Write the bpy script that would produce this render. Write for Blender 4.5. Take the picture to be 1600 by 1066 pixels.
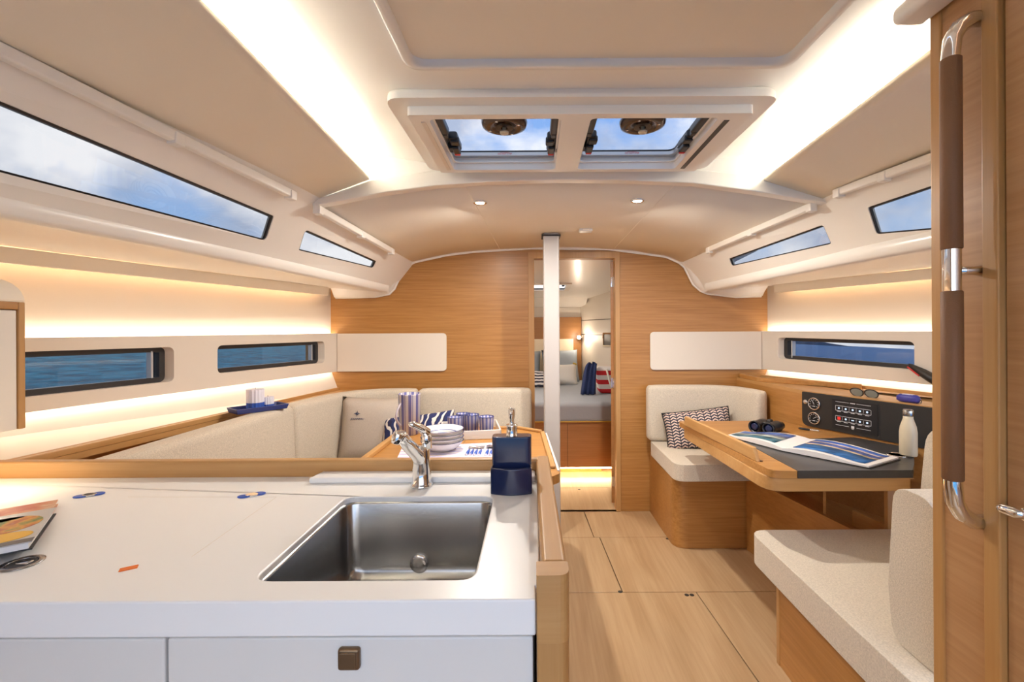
import bpy, bmesh, math, random
from mathutils import Vector, Matrix
from mathutils.geometry import tessellate_polygon
random.seed(3)
for o in list(bpy.data.objects): bpy.data.objects.remove(o, do_unlink=True)
SC = bpy.context.scene; COL = SC.collection

# ------------------------------------------------------------------ camera
F, CX, CY, ZC, TH = 711.111, 835.0, 515.0, 1.29, 0.0055
cam_d = bpy.data.cameras.new('camera'); cam = bpy.data.objects.new('camera', cam_d); COL.objects.link(cam)
cam_d.lens = 16; cam_d.sensor_width = 36; cam_d.sensor_fit = 'HORIZONTAL'
cam_d.shift_x = -35/1600; cam_d.shift_y = -18/1600; cam_d.clip_start = 0.02; cam_d.clip_end = 9000
c_, s_ = math.cos(TH), math.sin(TH)
cam.matrix_world = Matrix(((c_, s_, 0, 0), (0, 0, -1, 0), (-s_, c_, 0, ZC), (0, 0, 0, 1)))
SC.camera = cam
# ------------------------------------------------------------------ view
SC.view_settings.view_transform = 'Standard'; SC.view_settings.look = 'None'
SC.view_settings.exposure = 1.45; SC.view_settings.gamma = 1.0; SC.view_settings.use_curve_mapping = False
SC.cycles.use_denoising = True; SC.cycles.max_bounces = 14; SC.cycles.diffuse_bounces = 6
SC.cycles.transparent_max_bounces = 16; SC.cycles.sample_clamp_indirect = 6; SC.cycles.caustics_reflective = False
# ------------------------------------------------------------------ light levels (all tuned here)
SKY = 1.6
LED_COVE, LED_UP, LED_DOWN, LED_VAL = 13.0, 12.0, 6.5, 4.0
DOWN_W = 6.0
WARM = (1.0, 0.72, 0.46); WARMW = (1.0, 0.95, 0.85)
# ------------------------------------------------------------------ world: blue sky with broken cloud
w = bpy.data.worlds.new('sky'); SC.world = w; w.use_nodes = True
nt = w.node_tree; nt.nodes.clear(); N = nt.nodes.new; L = nt.links.new
out = N('ShaderNodeOutputWorld'); bg = N('ShaderNodeBackground'); bg.inputs['Strength'].default_value = SKY
tc = N('ShaderNodeTexCoord'); sep = N('ShaderNodeSeparateXYZ'); L(tc.outputs['Generated'], sep.inputs[0])
rz = N('ShaderNodeValToRGB'); rz.color_ramp.elements[0].position = 0.0; rz.color_ramp.elements[0].color = (.42, .60, .85, 1)
rz.color_ramp.elements[1].position = 0.75; rz.color_ramp.elements[1].color = (.10, .30, .80, 1)
L(sep.outputs['Z'], rz.inputs[0])
mp = N('ShaderNodeMapping'); mp.inputs['Scale'].default_value = (2.2, 2.2, 3.2); mp.inputs['Location'].default_value = (.35, .2, .45)
L(tc.outputs['Generated'], mp.inputs[0])
nz = N('ShaderNodeTexNoise'); nz.inputs['Scale'].default_value = 1.6; nz.inputs['Detail'].default_value = 7; nz.inputs['Roughness'].default_value = .55
L(mp.outputs[0], nz.inputs['Vector'])
rc = N('ShaderNodeValToRGB'); rc.color_ramp.elements[0].position = .36; rc.color_ramp.elements[0].color = (0, 0, 0, 1)
rc.color_ramp.elements[1].position = .50; rc.color_ramp.elements[1].color = (1, 1, 1, 1); L(nz.outputs[0], rc.inputs[0])
nz2 = N('ShaderNodeTexNoise'); nz2.inputs['Scale'].default_value = 3.4; nz2.inputs['Detail'].default_value = 6; L(mp.outputs[0], nz2.inputs['Vector'])
r2 = N('ShaderNodeValToRGB'); r2.color_ramp.elements[0].position = .36; r2.color_ramp.elements[0].color = (.44, .51, .66, 1)
r2.color_ramp.elements[1].position = .64; r2.color_ramp.elements[1].color = (1.0, 1.0, 1.02, 1); L(nz2.outputs[0], r2.inputs[0])
mx = N('ShaderNodeMixRGB'); L(rc.outputs[0], mx.inputs[0]); L(rz.outputs[0], mx.inputs[1]); L(r2.outputs[0], mx.inputs[2])
L(mx.outputs[0], bg.inputs[0]); L(bg.outputs[0], out.inputs[0])

# ------------------------------------------------------------------ picture geometry -> metres
def uv(px, py):
    dx, dy = px-CX, py-CY
    return (c_*dx - s_*dy)/F, (s_*dx + c_*dy)/F
def onY(px, py, Y):
    u, v = uv(px, py); return Vector((u*Y, Y, ZC - v*Y))
def onZ(px, py, Z):
    u, v = uv(px, py); Y = (ZC-Z)/v; return Vector((u*Y, Y, Z))
def onX(px, py, X):
    u, v = uv(px, py); Y = X/u; return Vector((X, Y, ZC - v*Y))
def onpl(px, py, p, n):
    u, v = uv(px, py); d = Vector((u, 1, -v)); o = Vector((0, 0, ZC)); t = (Vector(p)-o).dot(n)/d.dot(n); return o+d*t
def onS(px, py, S, y0=.3, y1=5.0):
    u, v = uv(px, py)
    f = lambda Y: abs(u)*Y - abs(S(Y, ZC - v*Y))
    for _ in range(60):
        m = (y0+y1)/2
        if f(m) > 0: y1 = m
        else: y0 = m
    return ((y0+y1)/2, ZC - v*(y0+y1)/2)
def lerp(a, b, t): return a+(b-a)*t
def plin(pts, y):
    if y <= pts[0][0]: i = 0
    elif y >= pts[-1][0]: i = len(pts)-2
    else: i = max(k for k in range(len(pts)-1) if pts[k][0] <= y)
    a, b = pts[i], pts[i+1]; t = (y-a[0])/(b[0]-a[0])
    return [lerp(a[k], b[k], t) for k in range(1, len(a))]

# ------------------------------------------------------------------ materials
def mat(name, col, rough=.5, metal=0.0, spec=.5, coat=0.0, bump=None, var=None, trans=0.0, sheen=0.0):
    m = bpy.data.materials.new(name); m.use_nodes = True; n = m.node_tree.nodes; b = n['Principled BSDF']; l = m.node_tree.links
    b.inputs['Base Color'].default_value = (*col, 1); b.inputs['Roughness'].default_value = rough; b.inputs['Metallic'].default_value = metal
    b.inputs['Specular IOR Level'].default_value = spec; b.inputs['Coat Weight'].default_value = coat; b.inputs['Coat Roughness'].default_value = .15
    b.inputs['Transmission Weight'].default_value = trans; b.inputs['Sheen Weight'].default_value = sheen
    t = n.new('ShaderNodeTexCoord')
    if bump:
        z = n.new('ShaderNodeTexNoise'); z.inputs['Scale'].default_value = bump[0]; z.inputs['Detail'].default_value = 4
        l.new(t.outputs['Object'], z.inputs['Vector']); bb = n.new('ShaderNodeBump'); bb.inputs['Strength'].default_value = bump[1]; bb.inputs['Distance'].default_value = .003
        l.new(z.outputs[0], bb.inputs['Height']); l.new(bb.outputs[0], b.inputs['Normal'])
    if var:
        z = n.new('ShaderNodeTexNoise'); z.inputs['Scale'].default_value = var[0]; z.inputs['Detail'].default_value = 5
        l.new(t.outputs['Object'], z.inputs['Vector']); r = n.new('ShaderNodeValToRGB')
        r.color_ramp.elements[0].position = .3; r.color_ramp.elements[1].position = .7
        k = var[1]; r.color_ramp.elements[0].color = (*[x*(1-k) for x in col], 1); r.color_ramp.elements[1].color = (*[min(1, x*(1+k)) for x in col], 1)
        l.new(z.outputs[0], r.inputs[0]); l.new(r.outputs[0], b.inputs['Base Color'])
    return m
def wood(name, c1, c2, axis, fine=90, rough=.42, coat=.12, wide=0.5):
    m = bpy.data.materials.new(name); m.use_nodes = True; n = m.node_tree.nodes; b = n['Principled BSDF']; l = m.node_tree.links
    t = n.new('ShaderNodeTexCoord'); mp = n.new('ShaderNodeMapping'); l.new(t.outputs['Object'], mp.inputs[0])
    sc = [1, 1, 1]; sc[axis] = .035; mp.inputs['Scale'].default_value = sc
    z = n.new('ShaderNodeTexNoise'); z.inputs['Scale'].default_value = fine; z.inputs['Detail'].default_value = 4; z.inputs['Roughness'].default_value = .6
    l.new(mp.outputs[0], z.inputs['Vector'])
    mp2 = n.new('ShaderNodeMapping'); l.new(t.outputs['Object'], mp2.inputs[0]); sc2 = [1, 1, 1]; sc2[axis] = .12; mp2.inputs['Scale'].default_value = sc2
    z2 = n.new('ShaderNodeTexNoise'); z2.inputs['Scale'].default_value = 9; z2.inputs['Detail'].default_value = 3; z2.inputs['Distortion'].default_value = .8; l.new(mp2.outputs[0], z2.inputs['Vector'])
    ad = n.new('ShaderNodeMix'); ad.inputs[0].default_value = wide; l.new(z.outputs[0], ad.inputs[2]); l.new(z2.outputs[0], ad.inputs[3])
    r = n.new('ShaderNodeValToRGB'); r.color_ramp.elements[0].position = .36; r.color_ramp.elements[1].position = .64
    r.color_ramp.elements[0].color = (*c1, 1); r.color_ramp.elements[1].color = (*c2, 1)
    l.new(ad.outputs[0], r.inputs[0]); l.new(r.outputs[0], b.inputs['Base Color'])
    b.inputs['Roughness'].default_value = rough; b.inputs['Coat Weight'].default_value = coat; b.inputs['Coat Roughness'].default_value = .25
    bb = n.new('ShaderNodeBump'); bb.inputs['Strength'].default_value = .08; bb.inputs['Distance'].default_value = .002; l.new(z.outputs[0], bb.inputs['Height']); l.new(bb.outputs[0], b.inputs['Normal'])
    return m
def emit(name, col, s):
    m = bpy.data.materials.new(name); m.use_nodes = True; n = m.node_tree.nodes; n.clear()
    e = n.new('ShaderNodeEmission'); e.inputs[0].default_value = (*col, 1); e.inputs[1].default_value = s
    o = n.new('ShaderNodeOutputMaterial'); m.node_tree.links.new(e.outputs[0], o.inputs[0]); return m
def glass(name, tint, refl=.08):
    m = bpy.data.materials.new(name); m.use_nodes = True; n = m.node_tree.nodes; n.clear(); l = m.node_tree.links
    t = n.new('ShaderNodeBsdfTransparent'); t.inputs[0].default_value = (*tint, 1)
    g = n.new('ShaderNodeBsdfGlossy'); g.inputs['Roughness'].default_value = .02
    mx = n.new('ShaderNodeMixShader'); o = n.new('ShaderNodeOutputMaterial')
    mx.inputs[0].default_value = .03; l.new(t.outputs[0], mx.inputs[1]); l.new(g.outputs[0], mx.inputs[2]); l.new(mx.outputs[0], o.inputs[0]); return m
def stripes(name, cols, axis, freq, rough=.5, distort=0.0, trans=0.0, sharp=True, polar=False):
    m = bpy.data.materials.new(name); m.use_nodes = True; n = m.node_tree.nodes; b = n['Principled BSDF']; l = m.node_tree.links
    t = n.new('ShaderNodeTexCoord'); sp = n.new('ShaderNodeSeparateXYZ'); src = t.outputs['Object']
    if distort:
        z = n.new('ShaderNodeTexNoise'); z.inputs['Scale'].default_value = 9; l.new(src, z.inputs['Vector'])
        va = n.new('ShaderNodeVectorMath'); va.operation = 'SCALE'; va.inputs['Scale'].default_value = distort; l.new(z.outputs['Color'], va.inputs[0])
        vb = n.new('ShaderNodeVectorMath'); l.new(src, vb.inputs[0]); l.new(va.outputs[0], vb.inputs[1]); src = vb.outputs[0]
    l.new(src, sp.inputs[0])
    if polar:
        a = n.new('ShaderNodeMath'); a.operation = 'ARCTAN2'; l.new(sp.outputs['Y'], a.inputs[0]); l.new(sp.outputs['X'], a.inputs[1]); val = a.outputs[0]
    else: val = sp.outputs[axis]
    mu = n.new('ShaderNodeMath'); mu.operation = 'MULTIPLY'; mu.inputs[1].default_value = freq; l.new(val, mu.inputs[0])
    fr = n.new('ShaderNodeMath'); fr.operation = 'FRACT'; l.new(mu.outputs[0], fr.inputs[0])
    r = n.new('ShaderNodeValToRGB'); r.color_ramp.interpolation = 'CONSTANT' if sharp else 'LINEAR'
    for i, (p, c) in enumerate(cols):
        e = r.color_ramp.elements[i] if i < 2 else r.color_ramp.elements.new(p)
        e.position = p; e.color = (*c, 1)
    l.new(fr.outputs[0], r.inputs[0]); l.new(r.outputs[0], b.inputs['Base Color']); b.inputs['Roughness'].default_value = rough
    b.inputs['Transmission Weight'].default_value = trans
    return m
def picture(name, cols, scale=9, axis_scale=(1, 1, 1)):
    m = bpy.data.materials.new(name); m.use_nodes = True; n = m.node_tree.nodes; b = n['Principled BSDF']; l = m.node_tree.links
    t = n.new('ShaderNodeTexCoord'); mp = n.new('ShaderNodeMapping'); mp.inputs['Scale'].default_value = axis_scale; l.new(t.outputs['Object'], mp.inputs[0])
    z = n.new('ShaderNodeTexNoise'); z.inputs['Scale'].default_value = scale; z.inputs['Detail'].default_value = 3; l.new(mp.outputs[0], z.inputs['Vector'])
    r = n.new('ShaderNodeValToRGB'); k = len(cols)
    for i, c in enumerate(cols):
        p = .33+.34*i/(k-1); e = r.color_ramp.elements[i] if i < 2 else r.color_ramp.elements.new(p)
        e.position = p; e.color = (*c, 1)
    l.new(z.outputs[0], r.inputs[0]); l.new(r.outputs[0], b.inputs['Base Color']); b.inputs['Roughness'].default_value = .5
    return m
def chevron(name, fx, fy):
    m = bpy.data.materials.new(name); m.use_nodes = True; n = m.node_tree.nodes; b = n['Principled BSDF']; l = m.node_tree.links
    def M(op, a, bb=None):
        k = n.new('ShaderNodeMath'); k.operation = op
        for i, q in enumerate((a, bb)):
            if q is None: continue
            if isinstance(q, (int, float)): k.inputs[i].default_value = q
            else: l.new(q, k.inputs[i])
        return k.outputs[0]
    t = n.new('ShaderNodeTexCoord'); sp = n.new('ShaderNodeSeparateXYZ'); l.new(t.outputs['Object'], sp.inputs[0])
    x = M('MULTIPLY', sp.outputs['X'], fx); fxx = M('ABSOLUTE', M('SUBTRACT', M('FRACT', x), .5))
    y = M('FRACT', M('ADD', M('MULTIPLY', sp.outputs['Z'], fy), M('MULTIPLY', fxx, 1.3)))
    r = n.new('ShaderNodeValToRGB'); r.color_ramp.interpolation = 'CONSTANT'
    cs = [(0, (.02, .02, .04)), (.36, (.72, .60, .52)), (.62, (.60, .30, .24)), (.70, (.72, .60, .52)), (.86, (.05, .05, .1))]
    for i, (p, c) in enumerate(cs):
        e = r.color_ramp.elements[i] if i < 2 else r.color_ramp.elements.new(p)
        e.position = p; e.color = (*c, 1)
    l.new(y, r.inputs[0])
    g = M('GREATER_THAN', fxx, .44); mx = n.new('ShaderNodeMixRGB'); l.new(g, mx.inputs[0]); l.new(r.outputs[0], mx.inputs[1]); mx.inputs[2].default_value = (.03, .03, .05, 1)
    l.new(mx.outputs[0], b.inputs['Base Color']); b.inputs['Roughness'].default_value = .9
    return m

OAK1, OAK2 = (.36, .160, .036), (.48, .235, .066)
M_oakX = wood('oak_veneer_across', OAK1, OAK2, 0, wide=.3)
M_oakY = wood('oak_veneer_along', OAK1, OAK2, 1)
M_oakZ = wood('oak_solid_upright', (.42, .21, .065), (.51, .285, .105), 2, wide=.65)
M_ledge = wood('oak_solid_edge', (.44, .225, .07), (.54, .305, .115), 0, wide=.6)
M_ledgeY = wood('oak_solid_edge_along', (.44, .225, .07), (.54, .305, .115), 1, wide=.6)
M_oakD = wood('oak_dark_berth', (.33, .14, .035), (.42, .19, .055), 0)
M_oakR = wood('oak_partition', (.40, .205, .085), (.49, .275, .125), 1, wide=.35)
M_floor = wood('oak_floor', (.40, .255, .130), (.52, .355, .20), 1, fine=60, rough=.33, wide=.55)
M_gel = mat('white_gelcoat', (.88, .85, .79), .28, coat=.2)
M_liner = mat('cream_liner', (.78, .71, .61), .5)
M_head = mat('beige_headliner', (.90, .83, .70), .75, bump=(600, .06))
M_panel = mat('cream_panel', (.75, .685, .595), .45)
M_wp = mat('white_lacquer', (.70, .69, .665), .3)
M_work = mat('white_worktop', (.84, .835, .82), .34)
M_fab = mat('cream_fabric', (.60, .53, .43), .95, bump=(420, .5), var=(230, .16), sheen=.2)
M_fabp = mat('cushion_linen', (.50, .435, .37), .95, bump=(420, .4), var=(260, .08))
M_black = mat('black_plastic', (.012, .012, .014), .35)
M_blackm = mat('black_matt', (.02, .018, .017), .5)
M_dark = mat('dark_insert', (.045, .042, .042), .28)
M_chrome = mat('chrome', (.82, .82, .82), .06, 1.0)
M_steel = mat('brushed_steel', (.36, .36, .36), .22, 1.0, bump=(150, .03))
M_brz = mat('bronze', (.20, .13, .075), .35, .8)
M_lea = mat('brown_leather', (.21, .10, .045), .6, bump=(350, .2))
M_navy = mat('navy_ceramic', (.010, .018, .066), .16, coat=.6)
M_blue = mat('royal_blue', (.03, .10, .45), .4)
M_tray = mat('navy_tray', (.035, .05, .20), .45)
M_red = mat('red_plastic', (.62, .03, .03), .4)
M_white = mat('white_ceramic', (.80, .78, .76), .3)
M_wax = mat('white_wax', (.78, .76, .84), .6)
M_mast = mat('painted_mast', (.47, .44, .42), .35)
M_grey = mat('grey_sheet', (.33, .35, .38), .9, bump=(40, .3))
M_cush = mat('pale_pillow', (.70, .68, .63), .9, bump=(60, .2))
M_gpil = mat('grey_pillow', (.30, .34, .38), .9, bump=(40, .3))
M_deni = mat('navy_cloth', (.02, .035, .11), .9, bump=(30, .5))
M_gold = mat('mustard_tassel', (.50, .33, .05), .9)
M_rope = mat('white_rope', (.75, .72, .66), .9)
M_glass = glass('tinted_pane', (.45, .455, .46))
M_glassh = glass('hatch_pane', (.50, .505, .515))
M_brown = mat('smoked_brown', (.055, .028, .017), .2)
M_alu = mat('grey_aluminium', (.55, .57, .60), .3, .6)
M_frame = mat('dark_bronze_frame', (.035, .032, .032), .35)
M_print = mat('white_print', (.75, .75, .78), .5)
M_page = mat('paper', (.80, .78, .77), .5)
M_orange = mat('orange_sticker', (.75, .17, .02), .6)
M_bottle = mat('cream_enamel', (.66, .58, .42), .35)
M_joint = mat('dark_joint', (.06, .035, .02), .8)
M_jug = stripes('striped_glass', [(0, (.22, .22, .52)), (.38, (.78, .74, .80)), (.52, (.14, .14, .42)), (.60, (.84, .80, .82))], 0, 9/6.2832*1.0, .06, trans=.35, polar=True)
M_tumb = stripes('striped_tumbler_glass', [(0, (.22, .25, .62)), (.5, (.70, .70, .85))], 0, 12/6.2832, .06, trans=.4, polar=True)
M_zebra = stripes('navy_white_print', [(0, (.02, .03, .12)), (.45, (.75, .70, .66)), (.8, (.02, .02, .07))], 0, 24, .9, distort=.13)
M_knit = stripes('black_white_knit', [(0, (.03, .03, .05)), (.5, (.62, .58, .55))], 2, 28, .9, distort=.04)
M_chev = chevron('chevron_weave', 24, 55)
M_redw = stripes('red_white_stripe', [(0, (.60, .02, .03)), (.5, (.80, .78, .76))], 2, 11, .8)
M_mat = stripes('lilac_stripe', [(0, (.78, .75, .78)), (.5, (.55, .52, .72))], 1, 22, .9)
M_picA = picture('coast_photo', [(.03, .10, .35), (.10, .22, .42), (.20, .28, .24), (.42, .36, .26), (.05, .12, .40)], 9, (1, 2, 1))
M_picB = picture('sea_photo', [(.01, .06, .35), (.02, .22, .55), (.55, .40, .24), (.50, .48, .60), (.03, .10, .45)], 7, (1, 3, 1))
M_food = picture('food_photo', [(.55, .52, .46), (.40, .06, .02), (.62, .28, .03), (.10, .18, .03), (.55, .42, .28)], 20)
M_foodr = picture('red_food_photo', [(.45, .06, .03), (.55, .20, .10), (.62, .40, .25)], 24)
E_cove = emit('led_warm_white', WARMW, LED_COVE); E_up = emit('led_warm_up', (1, .86, .70), LED_UP)
E_dn = emit('led_warm_down', (1, .86, .72), LED_DOWN); E_val = emit('led_amber', (1, .62, .34), LED_VAL)
E_lamp = emit('lamp_lens', (1, .9, .75), 14); E_lampf = emit('reading_lens', (1, .85, .65), 60)
E_icon = emit('lit_icon', (.6, .75, 1), .55); E_iconr = emit('lit_icon_red', (1, .06, .04), .35); E_floor = emit('led_floor', (1, .68, .34), 22)

# ------------------------------------------------------------------ mesh helpers
def ob(name, bm, m, parent=None, smooth=False, bev=0, seg=2, label=None, wn=False, flat=False):
    me = bpy.data.meshes.new(name)
    bmesh.ops.recalc_face_normals(bm, faces=bm.faces); bm.to_mesh(me); bm.free()
    if m: me.materials.append(m)
    o = bpy.data.objects.new(name, me); COL.objects.link(o)
    if smooth:
        for p in me.polygons: p.use_smooth = True
    if bev:
        b = o.modifiers.new('bevel', 'BEVEL'); b.width = bev; b.segments = seg; b.limit_method = 'ANGLE'; b.angle_limit = math.radians(35)
        if not flat:
            for p in me.polygons: p.use_smooth = True
            wn = True
    if wn:
        k = o.modifiers.new('normals', 'WEIGHTED_NORMAL'); k.keep_sharp = True
    if parent: par(o, parent)
    if label: o['label'] = label
    return o
def par(o, p):
    o.parent = p; o.matrix_parent_inverse = p_world(p).inverted()
def p_world(p):
    m = Matrix.LocRotScale(p.location, p.rotation_euler, p.scale)
    return p_world(p.parent) @ p.matrix_parent_inverse @ m if p.parent else m
def thing(name, label, cat, loc=(0, 0, 0), group=None):
    o = bpy.data.objects.new(name, None); o.empty_display_size = .05; COL.objects.link(o); o.location = loc; tag(o, label, cat, group); return o
def tag(o, label, cat, group=None, kind=None):
    o['label'] = label; o['category'] = cat
    if group: o['group'] = group
    if kind: o['kind'] = kind
    return o
def st(o, label=None):
    o['kind'] = 'structure'
    if label: o['label'] = label
    return o
def stE(name, label=None):
    o = bpy.data.objects.new(name, None); COL.objects.link(o); return st(o, label)
def dup(root, loc, label, rot=0):
    r = root.copy(); COL.objects.link(r); r.location = loc; r.rotation_euler[2] += rot; r['label'] = label
    def rec(a, b):
        for ch in list(a.children):
                c = ch.copy(); COL.objects.link(c); c.parent = b; c.matrix_parent_inverse = ch.matrix_parent_inverse.copy(); rec(ch, c)
    rec(root, r); return r
def add(dst, src, M=None):
    me = bpy.data.meshes.new('t'); src.to_mesh(me); src.free()
    if M: me.transform(M)
    dst.from_mesh(me); bpy.data.meshes.remove(me); return dst
def box(x0, x1, y0, y1, z0, z1, bm=None):
    bm = bm or bmesh.new()
    v = [bm.verts.new(p) for p in ((x0, y0, z0), (x1, y0, z0), (x1, y1, z0), (x0, y1, z0), (x0, y0, z1), (x1, y0, z1), (x1, y1, z1), (x0, y1, z1))]
    for f in ((3, 2, 1, 0), (4, 5, 6, 7), (0, 1, 5, 4), (1, 2, 6, 5), (2, 3, 7, 6), (3, 0, 4, 7)): bm.faces.new([v[i] for i in f])
    return bm
def bevel(bm, r, seg=3):
    bmesh.ops.recalc_face_normals(bm, faces=bm.faces)
    bmesh.ops.bevel(bm, geom=list(bm.edges), offset=r, segments=seg, profile=.5, affect='EDGES', clamp_overlap=True); return bm
def rbox(x0, x1, y0, y1, z0, z1, r, seg=3): return bevel(box(x0, x1, y0, y1, z0, z1), r, seg)
def obox(c, ax, ay, az, hx, hy, hz, bm=None):
    """box about c on three given unit axes"""
    b = box(-hx, hx, -hy, hy, -hz, hz)
    ax, ay, az = Vector(ax), Vector(ay), Vector(az); M = Matrix(((ax.x, ay.x, az.x, c[0]), (ax.y, ay.y, az.y, c[1]), (ax.z, ay.z, az.z, c[2]), (0, 0, 0, 1)))
    d = bm or bmesh.new(); return add(d, b, M)
def prism(pts, vec, holes=(), bm=None):
    bm = bm or bmesh.new(); vec = Vector(vec)
    loops = [[Vector(p) for p in pts]]+[[Vector(p) for p in h] for h in holes]
    A = [[bm.verts.new(p) for p in lp] for lp in loops]; B = [[bm.verts.new(p+vec) for p in lp] for lp in loops]
    if not holes:
        bm.faces.new(A[0]); bm.faces.new(B[0][::-1])
    else:
        fa = [v for lp in A for v in lp]; fb = [v for lp in B for v in lp]
        for t in tessellate_polygon(loops):
            try:
                bm.faces.new([fa[i] for i in t]); bm.faces.new([fb[i] for i in t][::-1])
            except ValueError: pass
    for a, b in zip(A, B):
        for i in range(len(a)): bm.faces.new((a[i], a[(i+1) % len(a)], b[(i+1) % len(a)], b[i]))
    return bm
def plate(S, outer, holes, t):
    """plate in a side wall: outlines given as (Y,Z), X from S; t = thickness along X"""
    f = lambda lp: [Vector((S(y, z), y, z)) for y, z in lp]
    return prism_s(f(outer), [f(h) for h in holes], Vector((t, 0, 0)))
def ring(S, outer, inner, t):
    A = [Vector((S(y, z), y, z)) for y, z in outer]; B = [Vector((S(y, z), y, z)) for y, z in inner]; v = Vector((t, 0, 0))
    rows = [A, B, [p+v for p in B], [p+v for p in A], A]
    return loft([r+[r[0]] for r in rows])
def zring(outer, inner, h):
    v = Vector((0, 0, h)); A = [Vector(p) for p in outer]; B = [Vector(p) for p in inner]
    return loft([r+[r[0]] for r in (A, B, [p+v for p in B], [p+v for p in A], A)])
def prism_s(o, hs, v): return prism(o, v, hs)
def loft(rows, close=False, bm=None):
    bm = bm or bmesh.new(); R = [[bm.verts.new(p) for p in r] for r in rows]
    for a, b in zip(R, R[1:]):
        n = len(a)
        for i in range(n if close else n-1): bm.faces.new((a[i], a[(i+1) % n], b[(i+1) % n], b[i]))
    return bm
def loftcap(rows, c0=True, c1=True):
    bm = bmesh.new(); R = [[bm.verts.new(p) for p in r] for r in rows]; n = len(R[0])
    for a, b in zip(R, R[1:]):
        for i in range(n): bm.faces.new((a[i], a[(i+1) % n], b[(i+1) % n], b[i]))
    if c0: bm.faces.new(R[0][::-1])
    if c1: bm.faces.new(R[-1])
    return bm
def tube(path, r, seg=12, bm=None, cap=True):
    path = [Vector(p) for p in path]; n = len(path); rs = r if isinstance(r, (list, tuple)) else [r]*n
    rows = []; prev = None
    for i, p in enumerate(path):
        t = (path[min(i+1, n-1)]-path[max(i-1, 0)]).normalized()
        if prev is None:
            a = Vector((0, 0, 1)) if abs(t.z) < .9 else Vector((1, 0, 0)); prev = (a - t*a.dot(t)).normalized()
        else: prev = (prev - t*prev.dot(t)).normalized()
        q = t.cross(prev)
        rows.append([p+(prev*math.cos(k*2*math.pi/seg)+q*math.sin(k*2*math.pi/seg))*rs[i] for k in range(seg)])
    b = loftcap(rows, cap, cap)
    return add(bm, b) if bm else b
def lathe(prof, seg=24, M=None):
    rows = [[Vector((max(r, 1e-5)*math.cos(k*2*math.pi/seg), max(r, 1e-5)*math.sin(k*2*math.pi/seg), z)) for k in range(seg)] for r, z in prof]
    if prof[0][0] > 1e-4 and prof[-1][0] > 1e-4: b = loftcap(rows+[rows[0]], False, False)
    else: b = loftcap(rows, prof[0][0] > 1e-4, prof[-1][0] > 1e-4)
    bmesh.ops.remove_doubles(b, verts=b.verts, dist=2e-5)
    if M: bmesh.ops.transform(b, matrix=M, verts=b.verts)
    return b
def T(x, y, z): return Matrix.Translation((x, y, z))
def Rt(deg, ax): return Matrix.Rotation(math.radians(deg), 4, ax)
def axisM(c, n, up=(0, 0, 1)):
    """matrix whose Z runs along n"""
    z = Vector(n).normalized(); x = Vector(up).cross(z)
    if x.length < 1e-4: x = Vector((1, 0, 0))
    x.normalize(); y = z.cross(x)
    return Matrix(((x.x, y.x, z.x, c[0]), (x.y, y.y, z.y, c[1]), (x.z, y.z, z.z, c[2]), (0, 0, 0, 1)))
def rround(pts, r, n=5):
    """round the corners of a convex-ish polygon (2-D)"""
    o = []; k = len(pts)
    for i in range(k):
        p = Vector(pts[i][:2]); a = (Vector(pts[i-1][:2])-p); b = (Vector(pts[(i+1) % k][:2])-p)
        rr = r[i] if isinstance(r, (list, tuple)) else r
        if rr <= 0: o.append(tuple(p)); continue
        ang = a.angle(b); d = min(rr/math.tan(ang/2), a.length*.48, b.length*.48)
        A = p+a.normalized()*d; B = p+b.normalized()*d
        for j in range(n+1):
            t = j/n; o.append(tuple(A*(1-t)**2+p*2*t*(1-t)+B*t*t))
    return o
def inset(pts, d):
    k = len(pts); P = [Vector(p[:2]) for p in pts]
    ar = sum(P[i].x*P[(i+1) % k].y-P[(i+1) % k].x*P[i].y for i in range(k)); sg = 1 if ar > 0 else -1
    o = []
    for i in range(k):
        a = (P[i]-P[i-1]).normalized(); b = (P[(i+1) % k]-P[i]).normalized()
        na = Vector((-a.y, a.x))*sg; nb = Vector((-b.y, b.x))*sg; m = na+nb
        if m.length < 1e-6: m = na
        m.normalize(); o.append(tuple(P[i]+m*d/max(.3, m.dot(na))))
    return o
def cushion(outline, z0, z1, r, seg=4): return bevel(prism([(x, y, z0) for x, y in outline], (0, 0, z1-z0)), r, seg)
def pillow(w, h, t, n=14, pinch=.06):
    rows_t = []; bm = bmesh.new(); top = {}; bot = {}
    for i in range(n+1):
        for j in range(n+1):
            u, v = i/n*2-1, j/n*2-1
            k = 1-pinch*(1-u*u) if False else 1
            x = u*w/2*(1-pinch*(1-v*v)); z = v*h/2*(1-pinch*(1-u*u))
            d = t/2*((1-u**4)*(1-v**4))**.55
            top[i, j] = bm.verts.new((x, -d, z))
            bot[i, j] = top[i, j] if i in (0, n) or j in (0, n) else bm.verts.new((x, d, z))
    for i in range(n):
        for j in range(n):
            bm.faces.new((top[i, j], top[i+1, j], top[i+1, j+1], top[i, j+1]))
            f = (bot[i, j], bot[i, j+1], bot[i+1, j+1], bot[i+1, j])
            try: bm.faces.new(f)
            except ValueError: pass
    return bm
def place(o, loc, rx=0, ry=0, rz=0):
    o.location = loc; o.rotation_euler = (math.radians(rx), math.radians(ry), math.radians(rz)); return o
def light(name, kind, loc, power, col, size=.1, rot=(0, 0, 0), size_y=None, spot=None):
    d = bpy.data.lights.new(name, kind); d.energy = power; d.color = col
    if kind == 'AREA':
        d.size = size
        if size_y: d.shape = 'RECTANGLE'; d.size_y = size_y
        else: d.shape = 'DISK'
    else: d.shadow_soft_size = size
    if spot: d.spot_size = math.radians(spot); d.spot_blend = .5
    o = bpy.data.objects.new(name, d); COL.objects.link(o); o.location = loc; o.rotation_euler = rot; return o

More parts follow.
